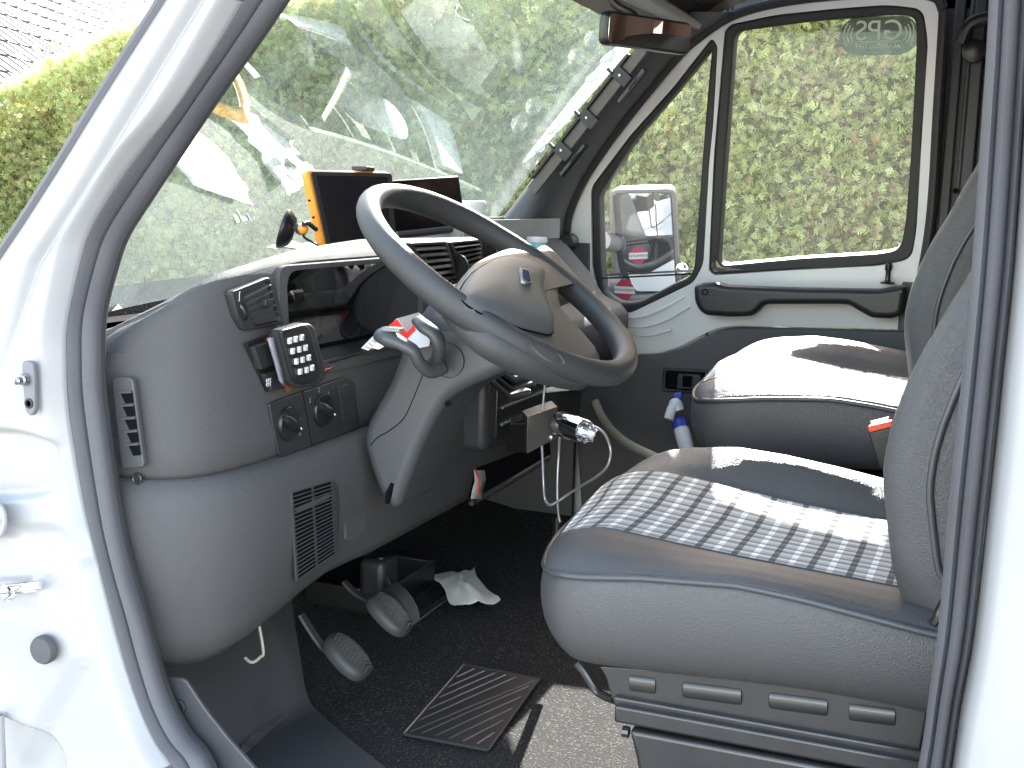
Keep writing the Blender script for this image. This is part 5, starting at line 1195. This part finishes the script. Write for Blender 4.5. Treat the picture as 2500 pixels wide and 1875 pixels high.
# ------------------------------------------------------------------ floor things
ZF = .0965
hm = thing('heel_mat', 'black rubber heel mat with chevron ribs sewn on the carpet', 'mat', tuple(PZ(1155, 1728, ZF)))
ff = Fr((0, 0, ZF), (1, 0, 0), (0, 1, 0)); cm = [(1133,1625),(1318,1660),(1192,1834),(985,1795)]
plate('rubber_sheet', ff, [roundpoly(ff.px(cm), .006)], .004, M_mat, hm, bev=.0015)
rb = MB(); q = [np.array(p) for p in ff.px(cm)]
def bil(u, v): p = (q[0]*(1-u)+q[1]*u)*(1-v)+(q[3]*(1-u)+q[2]*u)*v; return np.array([p[0], p[1], ZF+.0022])
def chev(u0, v0, u1, v1): rb.tube([bil(u0, v0), bil((u0+u1)/2, (v0+v1)/2), bil(u1, v1)], .0016, 6, flat=.8)
for k in range(6): chev(.16+.14*k, .04, .04, .20+.155*k) if k < 5 else chev(.95, .05, .05, .97)
for k in range(5): chev(.18+.165*k, .96, .93-.0*k, .14+.165*k+.0)  if k < 5 else None
for (a_, b_) in (((.0, 0), (1, 0)), ((1, 0), (1, 1)), ((1, 1), (0, 1)), ((0, 1), (0, 0))): rb.tube([bil(*a_), bil(*b_)], .0018, 6)
rb.build('ribs', mat('mat_rib', (.045, .046, .048), .32), hm)
# paper towel
tw = []
r_ = np.random.default_rng(12); n = 16; H = r_.normal(0, 1, (n, n)); H = (H+np.roll(H, 1, 0)+np.roll(H, 1, 1)+np.roll(H, -1, 0))/4
cn_ = [(1045,1385),(1160,1362),(1215,1445),(1120,1462)]; cq = [PZ(*p, .13)[:2] for p in cn_]
for i in range(n):
    r = []
    for j in range(n):
        u, v = i/(n-1), j/(n-1); p = (cq[0]*(1-u)+cq[1]*u)*(1-v)+(cq[3]*(1-u)+cq[2]*u)*v
        r.append((p[0]+.010*math.sin(v*5+u*3), p[1]+.012*math.sin(u*6), .108+.014*math.sin(u*3.1)*math.sin(v*3.0)+.006*abs(math.sin(u*7+v*4))+.004*H[i, j]))
    tw.append(r)
pt = MB().grid(tw).build('paper_towel', M_paper, None, solid=.0015, sub=1, ang=60); tag(pt, 'crumpled white paper towel lying on the dark carpet', 'paper towel')
tr_ = thing('floor_box', 'low black open box on the carpet under the dashboard', 'box', (-1.10, 2.05, .10))
mb = MB(); bx0, bx1, by0, by1 = -1.20, -1.03, 1.92, 2.14
mb.box(((bx0+bx1)/2, (by0+by1)/2, .105), (bx1-bx0, by1-by0, .008))
for c_, s_ in (((bx1, (by0+by1)/2, .128), (.006, by1-by0, .045)), ((bx0, (by0+by1)/2, .128), (.006, by1-by0, .045)), (((bx0+bx1)/2, by0, .128), (bx1-bx0-.008, .006, .045)), (((bx0+bx1)/2, by1, .128), (bx1-bx0-.008, .006, .045))): mb.box(c_, s_)
mb.build('tub', M_black, tr_, bevel=.002); MB().tube([(bx1+.002, by0, .152), (bx1+.002, by1, .152)], .003, 6).build('rim_trim', M_dash2, tr_)
ms_ = MB().prism([PZ(1000, 1515, .10), PZ(1098, 1450, .10), PZ(1108, 1458, .10), PZ(1016, 1524, .10)], (0, 0, .005)).build('door_strip', M_steel, None, bevel=.001); tag(ms_, 'short bright metal strip lying on the carpet below the pedals', 'strip')

def pedal(name, label, c, Y, w_, h_, armto, ribs=8, tiltx=.5, long=False):
    t = thing(name, label, 'pedal', tuple(PY(*c, Y)), 'foot pedals'); O = PY(*c, Y); n_ = np.array([.62, -.05, .78]); n_ /= np.linalg.norm(n_)
    U = np.array([.0, 1, .0]); U = U-U.dot(n_)*n_; U /= np.linalg.norm(U); V = np.cross(n_, U); f = Fr(O, U, V)
    lp = [(w_/2*math.copysign(abs(math.cos(a))**.75, math.cos(a)), h_/2*math.copysign(abs(math.sin(a))**.8, math.sin(a))) for a in np.linspace(0, 2*math.pi, 33)[:-1]]
    inflate('pad', f, lp, 0, .010, mat('pedal_rubber', (.05, .049, .046), .5), t, n=6, ang=180)
    rb = MB()
    for k in range(ribs):
        v = h_*(-.40+.8*k/(ribs-1)); ww = w_*.30*math.sqrt(max(.05, 1-(2*v/h_)**2)); rb.tube([f.w(-ww, v-.004, .0078), f.w(0, v, .0102), f.w(ww, v-.004, .0078)], .0013, 5)
    rb.build('tread', mat('pedal_tread', (.085, .083, .08), .5), t)
    MB().tube(cr([O-n_*.006, PY(*armto[0], Y), PY(*armto[1], Y), PY(*armto[2], Y)], 5), .009, 8, flat=.45).build('arm', M_dark, t)
    return t
pedal('clutch_pedal', 'worn ribbed clutch pedal standing alone on the left', (852,1598), 1.50, .062, .085, ((800,1590),(770,1555),(735,1500)), 11)
pedal('brake_pedal', 'smooth oval brake pedal next to the curved accelerator', (955,1495), 1.62, .062, .085, ((905,1470),(870,1450),(840,1420)), 9)
ap = thing('accelerator_pedal', 'tall curved ribbed accelerator pedal right of the brake pedal', 'pedal', tuple(PY(990, 1490, 1.70)), 'foot pedals')
cpts = cr([PY(950, 1435, 1.72), PY(975, 1455, 1.70), PY(995, 1485, 1.69), PY(1004, 1510, 1.685), PY(1006, 1528, 1.68)], 5)
rows = [[p+np.array([0, s_*.019, 0])+np.array([.002*(1-abs(s_)), 0, .002*(1-abs(s_))]) for s_ in np.linspace(-1, 1, 11)] for p in cpts]
MB().grid(rows).build('pad', mat('pedal_rubber'  , (.05, .049, .046), .5), ap, solid=.008)
rb = MB()
for s_ in np.linspace(-.8, .8, 7): rb.tube([p+np.array([.0055, s_*.019, .0055]) for p in cpts], .001, 5)
rb.build('tread', MATS['pedal_tread'], ap)
MB().tube([PY(950, 1437, 1.72), PY(935, 1400, 1.74), PY(930, 1360, 1.74)], .007, 8).build('arm', M_dark, ap)
MB().box(PY(925, 1405, 1.75), (.05, .06, .07)).build('pedal_block', M_dark, ap, bevel=.012)

# entry floor: grey vinyl step cover with worn strip, sill strip, carpet patch in the sun
cedge = [(696,1470),(694,1540),(702,1600),(735,1690),(790,1752),(860,1812),(945,1880),(1030,1950)]
CE = [PZ(*p, .102) for p in cedge]; CEd = dens([tuple(p) for p in cr(CE, 5)], 30)
rows = []
for p in CEd:
    r = []
    for t in np.linspace(0, 1, 14):
        y = p[1]+(1.135-p[1])*t; x = p[0]-.02*t; bend = -.955; up = max(0, (bend-x)); r.append((x, y, .104+.004*math.sin(t*3.1)+up*1.15+.02*sstep(up/.03)))
    rows.append(r)
MB().grid(rows).build('step_cover', mat('step_vinyl', (.065, .065, .066), .5, bump=(260, .6, 'n'), var=(18, (.06, .06, .06), 1.5)), van, ang=60)
wr = MB().grid([[PZ(x, y, .114)+np.array([0, 0, .0]) for x, y in r] for r in (((700,1722),(702,1736),(700,1752)), ((655,1755),(660,1770),(662,1782)), ((620,1790),(628,1806),(628,1815)), ((588,1822),(592,1836),(588,1850)))]).build('worn_strip', mat('worn_vinyl', (.17, .14, .125), .8, bump=(120, 1, 'n'), var=(45, (.06, .055, .05), 1.8)), van)
sf = YF(1.128); 
plate('sill_strip', sf, [sf.px(roundpoly([(385,1650),(455,1655),(505,1730),(560,1800),(640,1890),(690,1960),(560,1960),(470,1875),(420,1760)], 12))], .006, M_dash2, van, bev=.002)
MB().lathe([(.009, .0), (.009, -.0035), (.0065, -.004), (.006, .003), (.0001, .003)], PY(441, 1724, 1.125), (0, 1, 0), 20).build('sill_screw', M_dark, van, ang=40)
o = MB().tube(cr([PY(598, 1606, 1.30), PY(615, 1617, 1.30), PY(634, 1605, 1.31), PY(642, 1580, 1.32), (-.92, 1.33, .36)], 6), .0022, 6).build('loose_wire', M_cream, None); tag(o, 'thin pale wire looping out below the knee panel', 'wire')
cp2 = Fr((0, 0, .0975), (1, 0, 0), (0, 1, 0))

# ------------------------------------------------------------------ wiped streaks and greasy marks on the inside of the windscreen
def on_ws(px, py):
    u, v = .5, .5; r = ray(px, py)
    def res(u, v):
        p = wsp(u, v)-EYE; c = RM.T @ p; return np.array([CX+FPX*c[0]/-c[2]-px, CY-FPX*c[1]/-c[2]-py])
    for _ in range(30):
        e = res(u, v); J = np.stack([(res(u+1e-4, v)-e)/1e-4, (res(u, v+1e-4)-e)/1e-4], 1); d = np.linalg.solve(J, -e); d = np.clip(d, -.15, .15); u += d[0]; v += d[1]
    return wsp(u, v)+np.array([.004, 0, -.002])
def film(name, dens_, sc_):
    m = bpy.data.materials.new(name); m.use_nodes = True; n = m.node_tree; n.nodes.clear(); L = n.links.new
    out = n.nodes.new('ShaderNodeOutputMaterial'); tr = n.nodes.new('ShaderNodeBsdfTransparent'); d1 = n.nodes.new('ShaderNodeBsdfDiffuse'); d2 = n.nodes.new('ShaderNodeBsdfTranslucent')
    a = n.nodes.new('ShaderNodeMixShader'); b = n.nodes.new('ShaderNodeMixShader'); tc = n.nodes.new('ShaderNodeTexCoord'); nz = n.nodes.new('ShaderNodeTexNoise'); nz.inputs['Scale'].default_value = sc_; nz.inputs['Detail'].default_value = 8
    at = n.nodes.new('ShaderNodeAttribute'); at.attribute_name = 'edge'; mu = n.nodes.new('ShaderNodeMath'); mu.operation = 'MULTIPLY'
    mr = n.nodes.new('ShaderNodeMapRange'); mr.inputs['From Min'].default_value = .35; mr.inputs['From Max'].default_value = .7; mr.inputs['To Min'].default_value = dens_*.3; mr.inputs['To Max'].default_value = dens_
    L(tc.outputs['Object'], nz.inputs[0]); L(nz.outputs['Fac'], mr.inputs['Value']); L(mr.outputs[0], mu.inputs[0]); L(at.outputs['Fac'], mu.inputs[1])
    a.inputs[0].default_value = .5; L(d1.outputs[0], a.inputs[1]); L(d2.outputs[0], a.inputs[2]); L(mu.outputs[0], b.inputs[0]); L(tr.outputs[0], b.inputs[1]); L(a.outputs[0], b.inputs[2]); L(b.outputs[0], out.inputs[0]); return m
M_film = film('dried_smear', .17, 60)
for pts, wd in (([(1484,100),(1440,150),(1400,195),(1330,300),(1285,390),(1245,460),(1200,530)], [5,9,10,14,16,20,20]), ([(1252,55),(1258,100),(1262,150),(1268,192)], [3,12,15,4]),
                ([(752,85),(750,110),(755,145),(765,178)], [3,8,12,3]), ([(1068,-10),(1066,20),(1058,64)], [16,16,4]), ([(756,112),(800,126),(862,146)], [2,2,2]),
                ([(1500,200),(1470,250),(1445,300)], [3,12,3]), ([(800,165),(860,180),(915,198)], [3,14,5]), ([(670,345),(730,318),(780,305)], [3,3,3])):
    P = cr([(*p, w_) for p, w_ in zip(pts, wd)], 5); rows = []
    for i, p in enumerate(P):
        q = P[min(i+1, len(P)-1)]-P[max(i-1, 0)]; nn = np.array([-q[1], q[0]]); nn /= np.linalg.norm(nn)
        rows.append([on_ws(p[0]+nn[0]*p[2]*t, p[1]+nn[1]*p[2]*t) for t in (-1, -.5, 0, .5, 1)])
    me = MB().grid(rows).mesh('smear'); me2 = bpy.data.meshes.new('smear'); me2.from_pydata([tuple(p) for r in rows for p in r], [], [(i*5+j, i*5+j+1, (i+1)*5+j+1, (i+1)*5+j) for i in range(len(rows)-1) for j in range(4)])
    at = me2.attributes.new('edge', 'FLOAT', 'POINT'); nR = len(rows); at.data.foreach_set('value', [ (0, .75, 1, .75, 0)[j]*min(1, i/4+.05, (nR-1-i)/4+.05) for i in range(nR) for j in range(5)])
    link('smear', me2, M_film, ws)
